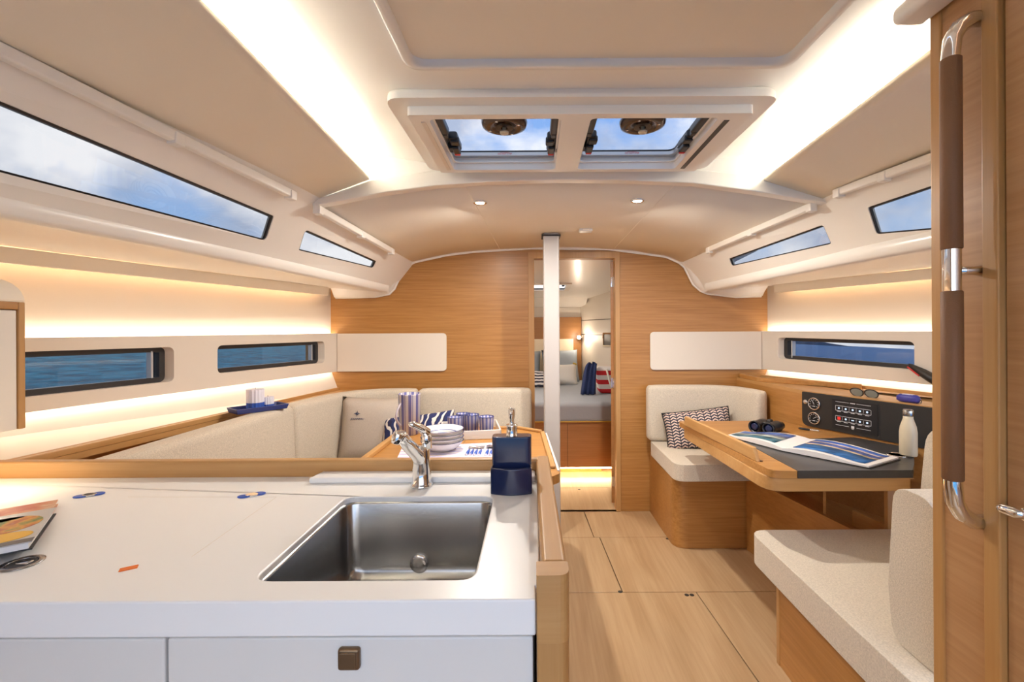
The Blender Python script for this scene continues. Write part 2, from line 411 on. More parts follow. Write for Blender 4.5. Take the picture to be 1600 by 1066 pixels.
def textmesh(name, body, size, m, parent, loc, rot, extrude=0.0004, shear=0, space=.8):
    cu = bpy.data.curves.new(name, 'FONT'); cu.body = body; cu.size = size; cu.align_x = 'CENTER'; cu.space_line = space; cu.extrude = extrude; cu.shear = shear
    t = bpy.data.objects.new('tmp', cu); COL.objects.link(t); bpy.context.view_layer.update()
    me = bpy.data.meshes.new_from_object(t.evaluated_get(bpy.context.evaluated_depsgraph_get())); bpy.data.objects.remove(t); bpy.data.curves.remove(cu)
    me.materials.clear(); me.materials.append(m); o = bpy.data.objects.new(name, me); COL.objects.link(o); o.location = loc; o.rotation_euler = rot; return o

# ================================================================== SETTING
YB = 3.22; YR = -.7
LP = lambda y, z=0: -1.39-.28*(YB-y)          # left panel face
LW = lambda y, z=0: LP(y)-.05                 # left hull liner
LQ = lambda y: -1.388-.155*(YB-y)              # left liner at shelf height
RP = lambda y, z=0: 1.60+.42*(YB-y)
RW = lambda y, z=0: RP(y)+.05
Lb = [(YR, -1.585, 1.60), (1.95, -1.20, 1.588), (YB, -1.01, 1.565)]
Lt = [(YR, -1.43, 1.93), (1.95, -.946, 1.835), (YB, -.85, 1.765)]
Rb = [(0, 1.69, 1.60), (1.95, 1.395, 1.588), (YB, 1.18, 1.56)]
Rt_ = [(0, 1.62, 1.91), (1.95, 1.24, 1.845), (YB, 1.03, 1.755)]
def mkS(b, t):
    def S(y, z):
        xb, zb = plin(b, y); xt, zt = plin(t, y); return lerp(xb, xt, (z-zb)/(zt-zb))
    return S
LS, RS = mkS(Lb, Lt), mkS(Rb, Rt_)

# --- floor with its separate boards
fl = st(ob('floor', box(-2.2, 2.4, YR, 6.2, -.06, -.012), M_joint))
def fx(x0, y): return x0 - .046*(y-2.23)       # seams run slightly askew to the camera
G = .0022
def floorpanel(xa, xb, ya, yb):
    p = [(fx(xa, ya)+G, ya+G), (fx(xb, ya)-G, ya+G), (fx(xb, yb)-G, yb-G), (fx(xa, yb)+G, yb-G)]
    ob('floor_panel', prism([(x, y, -.012) for x, y in p], (0, 0, .012)), M_floor, fl, bev=.0015, seg=1)
floorpanel(-2.0, .785, YR, 2.23); floorpanel(.785, 2.2, YR, 2.23)
floorpanel(-1.6, .425, 2.23, 2.82); floorpanel(.425, 2.0, 2.23, 2.82)
floorpanel(-1.6, .39, 2.82, 3.22); floorpanel(.39, 1.9, 2.82, 3.22)
floorpanel(-.7, 1.6, 3.22, 3.70); floorpanel(-.7, 1.6, 3.70, 5.9)
def latch(px, py):
    p = onZ(px, py, .0); b = lathe([(.011, 0), (.011, .001), (.008, .0016), (0, .0016)], 12, T(p.x, p.y, 0))
    ob('floor_latch', b, M_blackm, fl)
for q in ((1073, 930), (1081, 930), (969, 925), (1043, 842), (905, 765), (886, 911)): latch(*q)

# --- forward bulkhead with door opening
prof = [(-1.62, 0), (-1.62, 1.60), (-1.02, 1.60), (-.99, 1.63), (-.87, 1.80), (-.6, 1.85), (-.43, 1.865), (-.02, 1.885), (.52, 1.88), (.93, 1.825), (1.05, 1.79), (1.19, 1.60), (1.72, 1.60), (1.80, 0)]
DX0, DX1, DZ = -.004, .576, 1.795
bh = st(ob('wall_front', prism([(x, YB, z) for x, z in prof], (0, .03, 0), [[(DX0, YB, .0), (DX1, YB, .0), (DX1, YB, DZ), (DX0, YB, DZ)][::-1]]), M_oakX), 'oak veneered bulkhead with doorway')
# casing
CZ = DZ+.043
cas = prism([(-.042, YB-.008, 0), (DX0+.004, YB-.008, 0), (DX0+.004, YB-.008, DZ-.004), (DX1-.004, YB-.008, DZ-.004), (DX1-.004, YB-.008, 0), (DX1+.030, YB-.008, 0), (DX1+.030, YB-.008, CZ), (-.042, YB-.008, CZ)], (0, .083, 0))
st(ob('trim_1', cas, M_oakZ, bev=.003))
# cream boards on the bulkhead
def board(p, q, r): return prism([(x, YB-.016, z) for x, z in rround([p, (q[0], p[1]), q, (p[0], q[1])], r)], (0, .015, 0))
zt, zb = 1.272, 1.0
a = onY(698, 520, YB).x; b_ = onY(1015, 518, YB).x
tag(ob('bulkhead_board', board((-1.39, zt-.004), (a, zb), [0, .03, .03, 0]), M_panel, bev=.003), 'long cream board on the bulkhead beside the left hull windows', 'wall panel')
tag(ob('bulkhead_board', board((b_, zt-.004), (1.60, zb), [.03, 0, 0, .03]), M_panel, bev=.003), 'cream board on the bulkhead above the nav bench', 'wall panel')
# white bead along the top of the bulkhead
bead = [(-1.40, 1.520), (-1.12, 1.525), (-1.02, 1.545), (-.985, 1.58), (-.94, 1.68), (-.90, 1.735), (-.84, 1.768), (-.62, 1.815), (-.43, 1.838), (-.02, 1.860), (.52, 1.852), (.80, 1.815), (.93, 1.795), (1.02, 1.755), (1.06, 1.72), (1.12, 1.60), (1.17, 1.555), (1.22, 1.535), (1.42, 1.51), (1.60, 1.515)]
bb = bmesh.new()
up = [(-1.40, 1.60), (-1.12, 1.60), (-1.08, 1.62), (-1.03, 1.64), (-.98, 1.72), (-.93, 1.78), (-.85, 1.80), (-.62, 1.845), (-.43, 1.868), (-.02, 1.888), (.52, 1.882), (.82, 1.845), (.96, 1.83), (1.06, 1.80), (1.11, 1.75), (1.18, 1.66), (1.22, 1.62), (1.26, 1.60), (1.42, 1.60), (1.62, 1.60)]
loft([[Vector((x, YB-.002, z)) for x, z in bead], [Vector((x, YB-.035, z+.004)) for x, z in bead], [Vector((x, YB-.06, z+.03)) for x, z in bead], [Vector((x, YB-.12, z+.02)) for x, z in up]], bm=bb)
st(ob('trim_2', bb, M_gel, smooth=True), 'white moulded edge over the bulkhead')
tb = bmesh.new(); tube([(x, YB-.012, z+.002) for x, z in bead], .009, 8, tb)
st(ob('trim_3', tb, M_gel, smooth=True))

# --- side walls: hull liner, proud window panel, lower liner, LEDs
def side(sgn, W, P, y0, wins, name, shelf, wn):
    wall = stE(name)
    hs = []; ph = []
    for wpx in wins:
        q = [onS(px, py, P) for px, py in wpx]; q = rround(q, .028, 6); ph.append(q); hs.append(inset(q, -.012))
    ob('liner', plate(W, [(y0, .96), (YB, .96), (YB, 1.61), (y0, 1.61)], hs, sgn*.02), M_liner, wall)
    ob('window_panel', plate(P, [(y0, 1.0), (YB-.001, 1.0), (YB-.001, 1.27), (y0, 1.27)], ph, sgn*.014), M_panel, wall, bev=.003, flat=True)
    # LED tape behind the panel
    def strip(zz, off, m, dz=.0, nm='led_strip', h=.004, wdt=.008):
        A = Vector((P(y0)+sgn*off, y0, zz)); B = Vector((P(YB-.02)+sgn*off, YB-.02, zz))
        d = Vector((sgn*wdt, 0, 0)); e = Vector((0, 0, h))
        b = prism([A, B, B+d, A+d], e); ob(nm, b, m, wall)
    strip(1.258, .020, E_up); strip(1.004, .020, E_dn)
    # lower liner sloping in to the shelf
    rows = [[Vector((W(y), y, 1.0)) for y in (y0, YB)], [Vector((shelf(y)+sgn*.002, y, .86)) for y in (y0, YB)]]
    lo = ob('lower_liner', loft(rows), M_liner, wall)
    k = lo.modifiers.new('t', 'SOLIDIFY'); k.thickness = .01; k.offset = 0
    lk = ob('locker_liner', loft([[Vector((shelf(y)+sgn*.004, y, .872)) for y in (y0, YB)], [Vector((shelf(y)+sgn*.004, y, -.02)) for y in (y0, YB)]]), M_oakY, wall)
    k = lk.modifiers.new('t', 'SOLIDIFY'); k.thickness = .008; k.offset = 0
    # valance with amber tape behind it
    A = lambda y: W(y)-sgn*.075
    rows = [[Vector((A(y)-sgn*.012, y, 1.528)) for y in (y0, YB-.14)], [Vector((A(y)-sgn*.016, y, 1.585)) for y in (y0, YB-.14)], [Vector((A(y)+sgn*.01, y, 1.585)) for y in (y0, YB-.14)], [Vector((A(y)+sgn*.006, y, 1.528)) for y in (y0, YB-.14)]]
    ob('valance', loftcap([[r[0] for r in rows], [r[1] for r in rows]]), M_head, wall, bev=.003)
    a0 = Vector((A(y0)+sgn*.02, y0, 1.575)); a1 = Vector((A(YB-.16)+sgn*.02, YB-.16, 1.575))
    ob('led_strip', prism([a0, a1, a1+Vector((sgn*.01, 0, 0)), a0+Vector((sgn*.01, 0, 0))], (0, 0, .004)), E_val, wall)
    # windows
    for i, q in enumerate(ph):
        wd = stE('window_%d' % wn[i])
        rev = [[Vector((P(y)+sgn*.013, y, z)) for y, z in q], [Vector((P(y)+sgn*.060, y, z)) for y, z in inset(q, -.002)]]
        ob('reveal', loft([r+[r[0]] for r in rev]), M_liner, wd)
        fr = inset(q, -.012); f2 = inset(q, .022); O = lambda y, z=0: P(y)+sgn*.045
        # frame is offset aft in the opening, as deep as the hull
        ob('window_frame', ring(O, fr, f2, sgn*.03), M_frame, wd)
        ys = [y for y, z in f2]; zs = [z for y, z in f2]
        yy = max(ys)-.035
        st_ = bmesh.new(); box_pts = [(yy, min(zs)-.002), (yy+.009, min(zs)-.002), (yy+.009, max(zs)+.002), (yy, max(zs)+.002)]
        ob('window_latch_bar', plate(O, box_pts, [], sgn*.022), M_alu, wd)
        ob('glass', plate(lambda y, z=0: P(y)+sgn*.066, inset(q, .015), [], sgn*.006), M_glass, wd)
    return wall
side(-1, LW, LP, YR, [[(-60, 553), (272, 542.5), (272, 596), (-60, 632)], [(340, 540), (507, 533.5), (507, 567), (340, 584)]], 'wall_left', LQ, (1, 2))
RQ = lambda y: RP(y)-.0
side(1, RW, RP, .9, [[(1215, 527.5), (1428, 534), (1428, 578), (1215, 560)]], 'wall_right', RQ, (3,))

# --- cabin sides with the long windows
def cabin(sgn, S, b, t, y0, wins, name, wn):
    wall = stE(name); br = [y0, 1.95, YB]
    qs = []
    for wpx in wins: qs.append(rround([onS(px, py, S) for px, py in wpx], .012, 3))
    for k in range(2):
        ya, yb = br[k], br[k+1]; za, zb2 = plin(b, ya)[1], plin(b, yb)[1]; ta, tb2 = plin(t, ya)[1], plin(t, yb)[1]
        o = [(ya, za), (yb, zb2), (yb, tb2+.045), (ya, ta+.045)]
        hs = [q for q in qs if ya < sum(y for y, z in q)/len(q) < yb]
        ob('cabin_side', plate(S, o, hs, sgn*.025), M_gel, wall)
    for i, q in enumerate(qs):
        wd = stE('window_%d' % wn[i])
        O = lambda y, z: S(y, z)+sgn*.004
        ob('window_frame', ring(O, inset(q, -.002), inset(q, .0055), sgn*.008), M_black, wd)
        ob('glass', plate(lambda y, z: S(y, z)+sgn*.008, inset(q, .002), [], sgn*.006), M_glass, wd)
    # moulded lip at the foot of the cabin side
    ys = [y0+(YB-.10-y0)*i/8 for i in range(9)]
    def off(dx, dz): return [Vector((plin(b, y)[0]+sgn*dx, y, plin(b, y)[1]+dz)) for y in ys]
    ob('lower_lip', loft([off(-.012, .055), off(-.024, .045), off(-.030, .02), off(-.026, -.008), off(-.008, -.018), off(.03, -.016)]), M_gel, wall, smooth=True)
    # underside of the side deck
    W = LW if sgn < 0 else RW
    dk = loft([[Vector((plin(b, y)[0], y, plin(b, y)[1]-.008)) for y in ys+[YB]], [Vector((W(y)+sgn*.03, y, 1.597)) for y in ys+[YB]]])
    d = ob('side_deck', dk, M_gel, wall); k = d.modifiers.new('t', 'SOLIDIFY'); k.thickness = .012; k.offset = 0
    return wall
cabin(-1, LS, Lb, Lt, YR, [[(-190, 77), (428.5, 337.5), (415.5, 376.5), (-190, 220)], [(477, 358), (588.5, 408), (583.5, 419), (467, 391)]], 'wall_left_upper', (4, 5))
cabin(1, RS, Rb, Rt_, .6, [[(1500, 275), (1500, 355), (1369, 366), (1355.5, 324)], [(1286, 351), (1299, 381), (1143, 416), (1139, 404)]], 'wall_right_upper', (6, 7))

# --- ceiling: white moulded roof between two beige headliner panels
HX0, HX1, HY0, HY1 = -.325, .615, 1.415, 1.865
ZR = 1.985
ce = stE('ceiling')
CX0, CX1, CYF = -.335, .685, 1.216
ro = [(-1.3, YR), (CX0, YR), (CX0, CYF-.03), (CX0+.03, CYF), (CX1-.03, CYF), (CX1, CYF-.03), (CX1, YR), (1.75, YR), (1.75, 1.97), (-1.3, 1.97)]
def roofz(x, y): return ZR+.012+.055*min(1, max(0, (abs(x-.14)-.50)/.30))
hh = [(HX0, HY0), (HX1, HY0), (HX1, HY1), (HX0, HY1)]
def roof_piece(x0, x1, y0, y1, nx=12):
    return [[Vector((lerp(x0, x1, i/nx), y, roofz(lerp(x0, x1, i/nx), y))) for i in range(nx+1)] for y in (y0, y1)]
rf = bmesh.new()
for (x0, x1, y0, y1) in ((-1.1, CX0, YR, CYF), (CX1, 1.5, YR, CYF), (-1.1, CX0, CYF, HY0), (CX0, CX1, CYF, HY0), (CX1, 1.5, CYF, HY0), (-1.1, HX0, HY0, HY1), (HX1, 1.5, HY0, HY1), (-1.1, HX0, HY1, 1.98), (HX0, HX1, HY1, 1.98), (HX1, 1.5, HY1, 1.98)):
    loft(roof_piece(x0, x1, y0, y1), bm=rf)
bmesh.ops.remove_doubles(rf, verts=rf.verts, dist=.0005)
o = ob('roof_moulding', rf, M_gel, ce, smooth=True)
# companionway recess: raised rim and the beige sliding hatch inside
rim = rround([(CX0-.005, YR), (CX0-.005, CYF+.005), (CX1+.005, CYF+.005), (CX1+.005, YR)], [0, .04, .04, 0])
rin = rround([(CX0+.022, YR), (CX0+.022, CYF-.022), (CX1-.022, CYF-.022), (CX1-.022, YR)], [0, .04, .04, 0])
r1 = [Vector((x, y, ZR+.010)) for x, y in rim]; r2 = [Vector((x, y, ZR-.004)) for x, y in rround([(CX0+.004, YR), (CX0+.004, CYF-.004), (CX1-.004, CYF-.004), (CX1-.004, YR)], [0, .04, .04, 0])]; r3 = [Vector((x, y, ZR-.002)) for x, y in rin]; r4 = [Vector((x, y, ZR+.03)) for x, y in rin]
ob('hatch_rim', loft([r1, r2, r3, r4]), M_gel, ce, smooth=True)
tp = [(x, y, ZR+.016) for x, y in rin]
ob('hatch_cover', prism(tp, (0, 0, .012)), M_head, ce)
# side headliners
LA = [(YR, -.64, 1.952), (.91, -.672, 1.95), (1.96, -.705, 1.938)]
RA = [(YR, .86, 1.952), (1.08, .944, 1.95), (1.96, .993, 1.938)]
for sgn, A, B, y0 in ((-1, LA, Lt, YR), (1, RA, Rt_, .2)):
    ys = [y0+(1.955-y0)*i/10 for i in range(11)]
    rows = []
    for t in (0, .08, .3, .55, .8, 1.0):
        r = []
        for y in ys:
            xa, za = plin(A, y); xb, zb = plin(B, y); xb += sgn*.01; zb += .012
            r.append(Vector((lerp(xa, xb, t), y, lerp(za, zb, t)+.018*math.sin(math.pi*t)*min(1, max(0, (1.955-y)/.5)))))
        rows.append(r)
    h = ob('headliner_panel', loft(rows), M_head, ce, smooth=True)
    k = h.modifiers.new('t', 'SOLIDIFY'); k.thickness = .014; k.offset = 1 if sgn < 0 else -1
    # LED tape on top of the inner edge
    a0 = Vector((plin(A, y0)[0]+sgn*.035, y0, 1.972)); a1 = Vector((plin(A, 1.94)[0]+sgn*.035, 1.94, 1.964))
    ob('led_strip', prism([a0, a1, a1+Vector((sgn*.008, 0, 0)), a0+Vector((sgn*.008, 0, 0))], (0, 0, .010)), E_cove, ce)
    # light baffle closing the cove outboard
    b0 = [Vector((plin(A, y)[0]+sgn*.16, y, 1.945)) for y in (y0, 1.96)]; b1 = [p+Vector((0, 0, .13)) for p in b0]
    ob('cove_back', loft([b0, b1]), M_gel, ce)
# forward beam
blo = [(-.946, 1.822), (-.913, 1.829), (-.645, 1.878), (-.42, 1.908), (-.2, 1.922), (.1, 1.930), (.36, 1.927), (.686, 1.9126), (.95, 1.875), (1.168, 1.838), (1.26, 1.822)]
bup = [(-.955, 1.846), (-.91, 1.862), (-.694, 1.936), (-.42, 1.975), (-.2, 1.99), (.1, 1.995), (.36, 1.993), (.686, 1.975), (.99, 1.94), (1.2, 1.862), (1.27, 1.846)]
bm = loftcap([[Vector((x, 1.945, z)) for x, z in blo]+[Vector((x, 1.955, z+.002)) for x, z in bup[::-1]], [Vector((x, 1.995, z)) for x, z in blo]+[Vector((x, 1.995, z+.01)) for x, z in bup[::-1]]])
ob('cove_end', loft([[Vector((x, 1.972, z-.03)) for x, z in bup], [Vector((x, 1.976, roofz(x, 1.976)+.012)) for x, z in bup]]), M_gel, ce)
ob('deck_beam', bm, M_gel, ce, bev=.006, seg=3)
# forward headliner
hf = [(-.875, 1.758), (-.84, 1.768), (-.62, 1.815), (-.43, 1.838), (-.2, 1.852), (.1, 1.862), (.36, 1.858), (.66, 1.838), (.80, 1.815), (.93, 1.795), (1.02, 1.755), (1.055, 1.748)]
hb = [(-.985, 1.822), (-.93, 1.832), (-.72, 1.870), (-.5, 1.902), (-.25, 1.925), (.1, 1.938), (.4, 1.932), (.7, 1.917), (.9, 1.888), (1.08, 1.858), (1.22, 1.832), (1.275, 1.822)]
def smoothp(P, k=5):
    o = []
    for i in range(len(P)-1):
        p0, p1, p2, p3 = (Vector(P[max(0, min(len(P)-1, j))]) for j in (i-1, i, i+1, i+2))
        for q in range(k):
            t = q/k; o.append(tuple(.5*((2*p1)+(p2-p0)*t+(2*p0-5*p1+4*p2-p3)*t*t+(3*p1-p0-3*p2+p3)*t**3)))
    return o+[tuple(P[-1])]
hf, hb = smoothp(hf), smoothp(hb)
rows = [[Vector((lerp(b[0], f[0], t), lerp(1.985, YB-.02, t), lerp(b[1], f[1], t)+.008)) for b, f in zip(hb, hf)] for t in (0, .5, 1)]
h = ob('forward_headliner', loft(rows), M_head, ce, smooth=True); k = h.modifiers.new('t', 'SOLIDIFY'); k.thickness = .01; k.offset = 0
def headz(x, y):
    t = (y-1.985)/(YB-.02-1.985); xs = [(lerp(b[0], f[0], t), lerp(b[1], f[1], t)+.008) for b, f in zip(hb, hf)]
    return plin(xs, x)[0]
# seam ribs in the forward headliner
for xa, xb in ((-.30, -.24), (.62, .56)):
    rb = tube([(lerp(xa, xb, i/8), lerp(2.0, 3.18, i/8), headz(lerp(xa, xb, i/8), lerp(2.0, 3.18, i/8))-.0045) for i in range(9)], .0022, 6)
    ob('headliner_seam', rb, M_head, ce)

# --- after bulkhead behind the camera, open companionway
bkw = st(ob('wall_back', prism([(-2.7, YR, -.05), (.9, YR, -.05), (.9, YR, 2.0), (-2.7, YR, 2.0)], (0, -.03, 0), [[(-.75, YR, .25), (.80, YR, .25), (.80, YR, 1.93), (-.75, YR, 1.93)][::-1]]), M_gel))

# --- partition on the right with the head compartment door
PX = .875
pw = stE('wall_right_near')
ob('partition_panel', box(PX, PX+.02, .878, .975, 0, 2.02), M_oakR, pw)
ob('corner_post', rbox(PX-.004, PX+.03, .972, 1.0, 0, 2.02, .004), M_oakZ, pw)
ob('door_jamb', rbox(PX-.012, PX+.03, .846, .878, 0, 1.985, .003), M_oakZ, pw)
ob('lintel', box(PX, PX+.02, YR, .846, 1.99, 2.02), M_oakR, pw)
d2 = stE('door_2', 'oak door to the head compartment')
ob('door_leaf', box(PX, PX+.02, YR, .8425, 0.01, 1.965), M_oakR, d2)
lev = bmesh.new()
lp = onX(1592, 790, PX)
add(lev, lathe([(.0, 0), (.022, 0), (.022, .006), (.011, .009), (.011, .035), (0, .035)], 20, axisM((PX, lp.y-.042, lp.z), (-1, 0, 0))))
tube([(PX-.03, lp.y-.042, lp.z), (PX-.04, lp.y-.032, lp.z), (PX-.042, lp.y-.012, lp.z-.001), (PX-.043, lp.y-.006, lp.z-.001)], [.009, .010, .008, .006], 12, lev)
ob('lever_handle', lev, M_chrome, d2, smooth=True)
cc = tag(ob('ceiling_bracket', rbox(.80, .872, .86, 1.02, 1.96, 2.0, .015, 4), M_gel, wn=True, smooth=True), 'small white rounded bracket under the roof beside the oak partition', 'bracket')

# --- mast post
mp_ = thing('mast_post', 'white painted mast post standing before the doorway', 'mast', (.107, 2.87, 0))
ob('post', rbox(.057, .157, 2.82, 2.92, 0, 1.89, .012, 3), M_mast, mp_, smooth=True, wn=True)
ob('deck_collar', rbox(.048, .166, 2.81, 2.93, 1.868, 1.878, .003, 2), M_blackm, mp_)

# ================================================================== FORWARD CABIN
FR = lambda y: .62+.30*(5.9-y)
def vplane(pts, m, nm, t=(0, .01, 0), par_=None): return st(ob(nm, prism(pts, t), m))
vplane([(-1.2, 5.95, 0), (1.5, 5.95, 0), (1.5, 5.95, 1.9), (-1.2, 5.95, 1.9)], M_liner, 'wall_cabin_end')
vplane([(FR(3.26), 3.26, 0), (FR(5.95), 5.95, 0), (FR(5.95), 5.95, 1.9), (FR(3.26), 3.26, 1.9)], M_liner, 'wall_cabin_right', (.01, 0, 0))
vplane([(-.75, 3.26, 0), (-.45, 5.95, 0), (-.45, 5.95, 1.9), (-.75, 3.26, 1.9)], M_liner, 'wall_cabin_left', (-.01, 0, 0))
for zz in (1.22, 1.40): ob('liner_joint', prism([(FR(4.2)-.002, 4.2, zz), (FR(5.93)-.002, 5.93, zz), (FR(5.93)-.002, 5.93, zz+.006), (FR(4.2)-.002, 4.2, zz+.006)], (.004, 0, 0)), M_joint, bpy.data.objects['wall_cabin_right'])
# side shelf ledge / locker edge
fcl = st(ob('ceiling_forward_cabin', prism([(-.8, 3.26, 1.845), (1.6, 3.26, 1.845), (1.6, 5.95, 1.66), (-.8, 5.95, 1.66)], (0, 0, .012), [[(-.15, 4.62, 1.7515), (.33, 4.62, 1.7515), (.33, 4.98, 1.727), (-.15, 4.98, 1.727)][::-1]]), M_gel))
ob('coving', loft([[Vector((x, 5.94, 1.58)) for x in (-.5, .66)], [Vector((x, 5.80, 1.60)) for x in (-.5, .66)], [Vector((x, 5.6, 1.69)) for x in (-.5, .66)]]), M_gel, fcl, smooth=True)
fh = thing('forward_hatch', 'small roof hatch in the forward cabin ceiling', 'hatch', (.09, 4.8, 1.73))
zf = lambda y: 1.845-.0688*(y-3.26)
ob('hatch_frame', prism([(-.20, 4.57, zf(4.57)-.012), (.38, 4.57, zf(4.57)-.012), (.38, 5.03, zf(5.03)-.012), (-.20, 5.03, zf(5.03)-.012)], (0, 0, .03), [[(-.15, 4.62, zf(4.62)-.012), (.33, 4.62, zf(4.62)-.012), (.33, 4.98, zf(4.98)-.012), (-.15, 4.98, zf(4.98)-.012)][::-1]]), M_liner, fh)
ob('hatch_glass', prism([(-.15, 4.62, zf(4.62)+.05), (.33, 4.62, zf(4.62)+.05), (.33, 4.98, zf(4.98)+.05), (-.15, 4.98, zf(4.98)+.05)], (0, 0, .008)), M_glassh, fh)
ob('hatch_latch', rbox(.29, .32, 4.75, 4.80, 1.74, 1.765, .005), M_black, fh)
# berth
be = thing('berth', 'double berth with grey sheet on an oak base beyond the doorway', 'bed', (.3, 4.1, 0))
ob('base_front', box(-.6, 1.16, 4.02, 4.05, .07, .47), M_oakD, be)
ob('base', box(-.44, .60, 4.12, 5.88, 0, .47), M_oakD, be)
ob('door_seam', box(.285, .288, 4.0185, 4.03, .075, .455), M_joint, be)
mt = bevel(prism([(-.6, 4.0, .46), (1.165, 4.0, .46), (.625, 5.80, .46), (-.45, 5.82, .46)], (0, 0, .185)), .045, 4)
ob('mattress', mt, M_grey, be, smooth=True, wn=True)
ob('mattress_piping', tube([(-.6, 3.995, .478), (1.15, 3.995, .478)], .006, 8), M_gold, be)
ob('led_strip', box(-.6, 1.12, 4.052, 4.062, .05, .066), E_floor, be)
hd = thing('headboard', 'oak headboard panel with pale lit inset behind the berth', 'headboard', (.1, 5.93, .6))
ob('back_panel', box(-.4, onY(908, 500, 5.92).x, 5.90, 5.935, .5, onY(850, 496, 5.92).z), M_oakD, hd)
ob('inset', box(-.4, onY(896, 540, 5.88).x, 5.885, 5.899, .7, onY(850, 530, 5.88).z), mat('lit_cream_pad', (.85, .72, .52), .6), hd)
def bedpillow(nm, lb, m, px, py, Y, w, h, t, rx, rz, cat='pillow', grp=None):
    r = thing(nm, lb, cat, (0, 0, 0)); ob('cover', pillow(w, h, t), m, r, smooth=True)
    p = onY(px, py, Y); place(r, p, rx, 0, rz); return r
pl = bedpillow('bed_pillow', 'large grey bed pillow leaning on the headboard left of the mast post', M_gpil, 809, 575, 5.66, .58, .44, .16, -22, 0)
pl2 = bedpillow('bed_pillow', 'large grey bed pillow leaning on the headboard right of the mast post', M_gpil, 876, 574, 5.66, .46, .46, .16, -22, 8)
pk = bedpillow('knit_cushion', 'black and white knitted cushion lying on the berth', M_knit, 838, 594, 5.10, .50, .22, .14, -25, 0)
pw_ = bedpillow('throw_cushion', 'pale cream cushion with mustard tassels on the berth', M_cush, 878, 586, 5.36, .36, .27, .13, -25, 6)
for k, (dx, dz) in enumerate(((.175, .132), (-.175, .132))):
    tb = lathe([(0, -.035), (.018, -.03), (.014, 0), (.008, .012), (0, .014)], 10, T(dx, 0, dz) @ Rt(100 if dx > 0 else -100, 'Y')); t_ = ob('tassel', tb, M_gold); t_.parent = pw_
# beach bag and cloth
bp = onZ(955, 613, .648)
bag = thing('beach_bag', 'red and white striped beach bag with rope handle on the berth', 'bag', bp)
bb = bevel(prism([(-.13, -.09, 0), (.11, -.09, 0), (.11, .09, 0), (-.13, .09, 0)], (0, 0, .26)), .03, 3)
for v in bb.verts: v.co.x *= 1+.25*(v.co.z/.26); 
o = ob('bag_body', bb, M_redw); o.parent = bag
o = ob('rope_handle', tube([Vector((-.06+.12*t, -.095-.03*math.sin(math.pi*t), .24-.19*math.sin(math.pi*t))) for t in [i/12 for i in range(13)]], .010, 8), M_rope, smooth=True); o.parent = bag
jp = onZ(925, 614, .648)
clo = thing('folded_cloth', 'navy blue cloth draped over the beach bag', 'cloth', jp)
rows = []
for i in range(9):
    t = i/8; zz = .30*(1-(t*1.02)**2*.98) if t < 1 else .0
    yy = -.04-.11*t; wd = .10+.05*t
    rows.append([Vector((-.05-.08*t+wd*(j/10), yy+.02*math.sin(j*1.9+t*2), .005+zz*(1-.03*math.cos(j*1.3)))) for j in range(11)])
cl = ob('cloth', loft(rows), M_deni, smooth=True); cl.parent = clo; k = cl.modifiers.new('t', 'SOLIDIFY'); k.thickness = .02
# reading lamp
rp = onY(905, 527, 5.8)
rl = thing('reading_lamp', 'small lit reading lamp at the corner of the headboard', 'lamp', rp)
ob('lamp_head', lathe([(.018, -.03), (.024, 0), (.026, .03), (.022, .032)], 16, axisM(rp, (-.2, -1, -.1))), M_chrome, rl, smooth=True)
ob('lamp_lens', lathe([(.019, .031), (.012, .036), (0, .037)], 16, axisM(rp, (-.2, -1, -.1))), E_lampf, rl)
ob('lamp_bracket', tube([rp+Vector((0, .01, 0)), rp+Vector((.02, .07, -.02)), rp+Vector((.02, .12, -.02))], .008, 8), M_chrome, rl)
light('forward_reading_light', 'POINT', rp+Vector((-.02, -.09, 0)), 1.1, (1, .84, .66), .02)
light('forward_cabin_fill', 'AREA', (-.33, 4.2, 1.74), 4.5, (1, .9, .8), .25)  # added fill lamp without a fitting, hidden left of the doorway, brightens the cabin
# small portlight in the hull liner
yq = lambda px: FR(0) and (FR(5.9)+.30*5.9)/(uv(px, 530)[0]+.30)
ya, yb = yq(957), yq(943)
za = 1.29-.0*1
pq = rround([(ya, ZC-uv(950, 542)[1]*ya), (yb, ZC-uv(943, 542)[1]*yb), (yb, ZC-uv(943, 520)[1]*yb), (ya, ZC-uv(957, 520)[1]*ya)], .02)
w8 = stE('window_8'); ob('window_frame', plate(lambda y, z: FR(y)-.012, pq, [inset(pq, .018)], .011), M_chrome, w8); ob('glass', plate(lambda y, z: FR(y)-.006, inset(pq, .016), [], .004), M_dark, w8)
# cabin door, folded back: only its edge shows
d1 = stE('door_1', 'oak door folded open into the forward cabin')
dd = Vector((.168, 1, 0)).normalized(); dn = Vector((dd.y, -dd.x, 0)); H_ = Vector((.553, 3.30, 0))
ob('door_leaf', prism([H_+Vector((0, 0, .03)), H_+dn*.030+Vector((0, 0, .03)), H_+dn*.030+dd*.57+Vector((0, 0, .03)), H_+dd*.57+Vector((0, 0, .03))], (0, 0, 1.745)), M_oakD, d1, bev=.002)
for hz in (onY(957, 441, 3.3).z, onY(957, 598, 3.3).z, onY(957, 752, 3.3).z):
    hb_ = box(.556, .574, 3.290, 3.298, hz-.035, hz+.035); tube([(.572, 3.291, hz-.036), (.572, 3.291, hz+.036)], .005, 8, hb_)
    ob('hinge', hb_, M_chrome, d1)

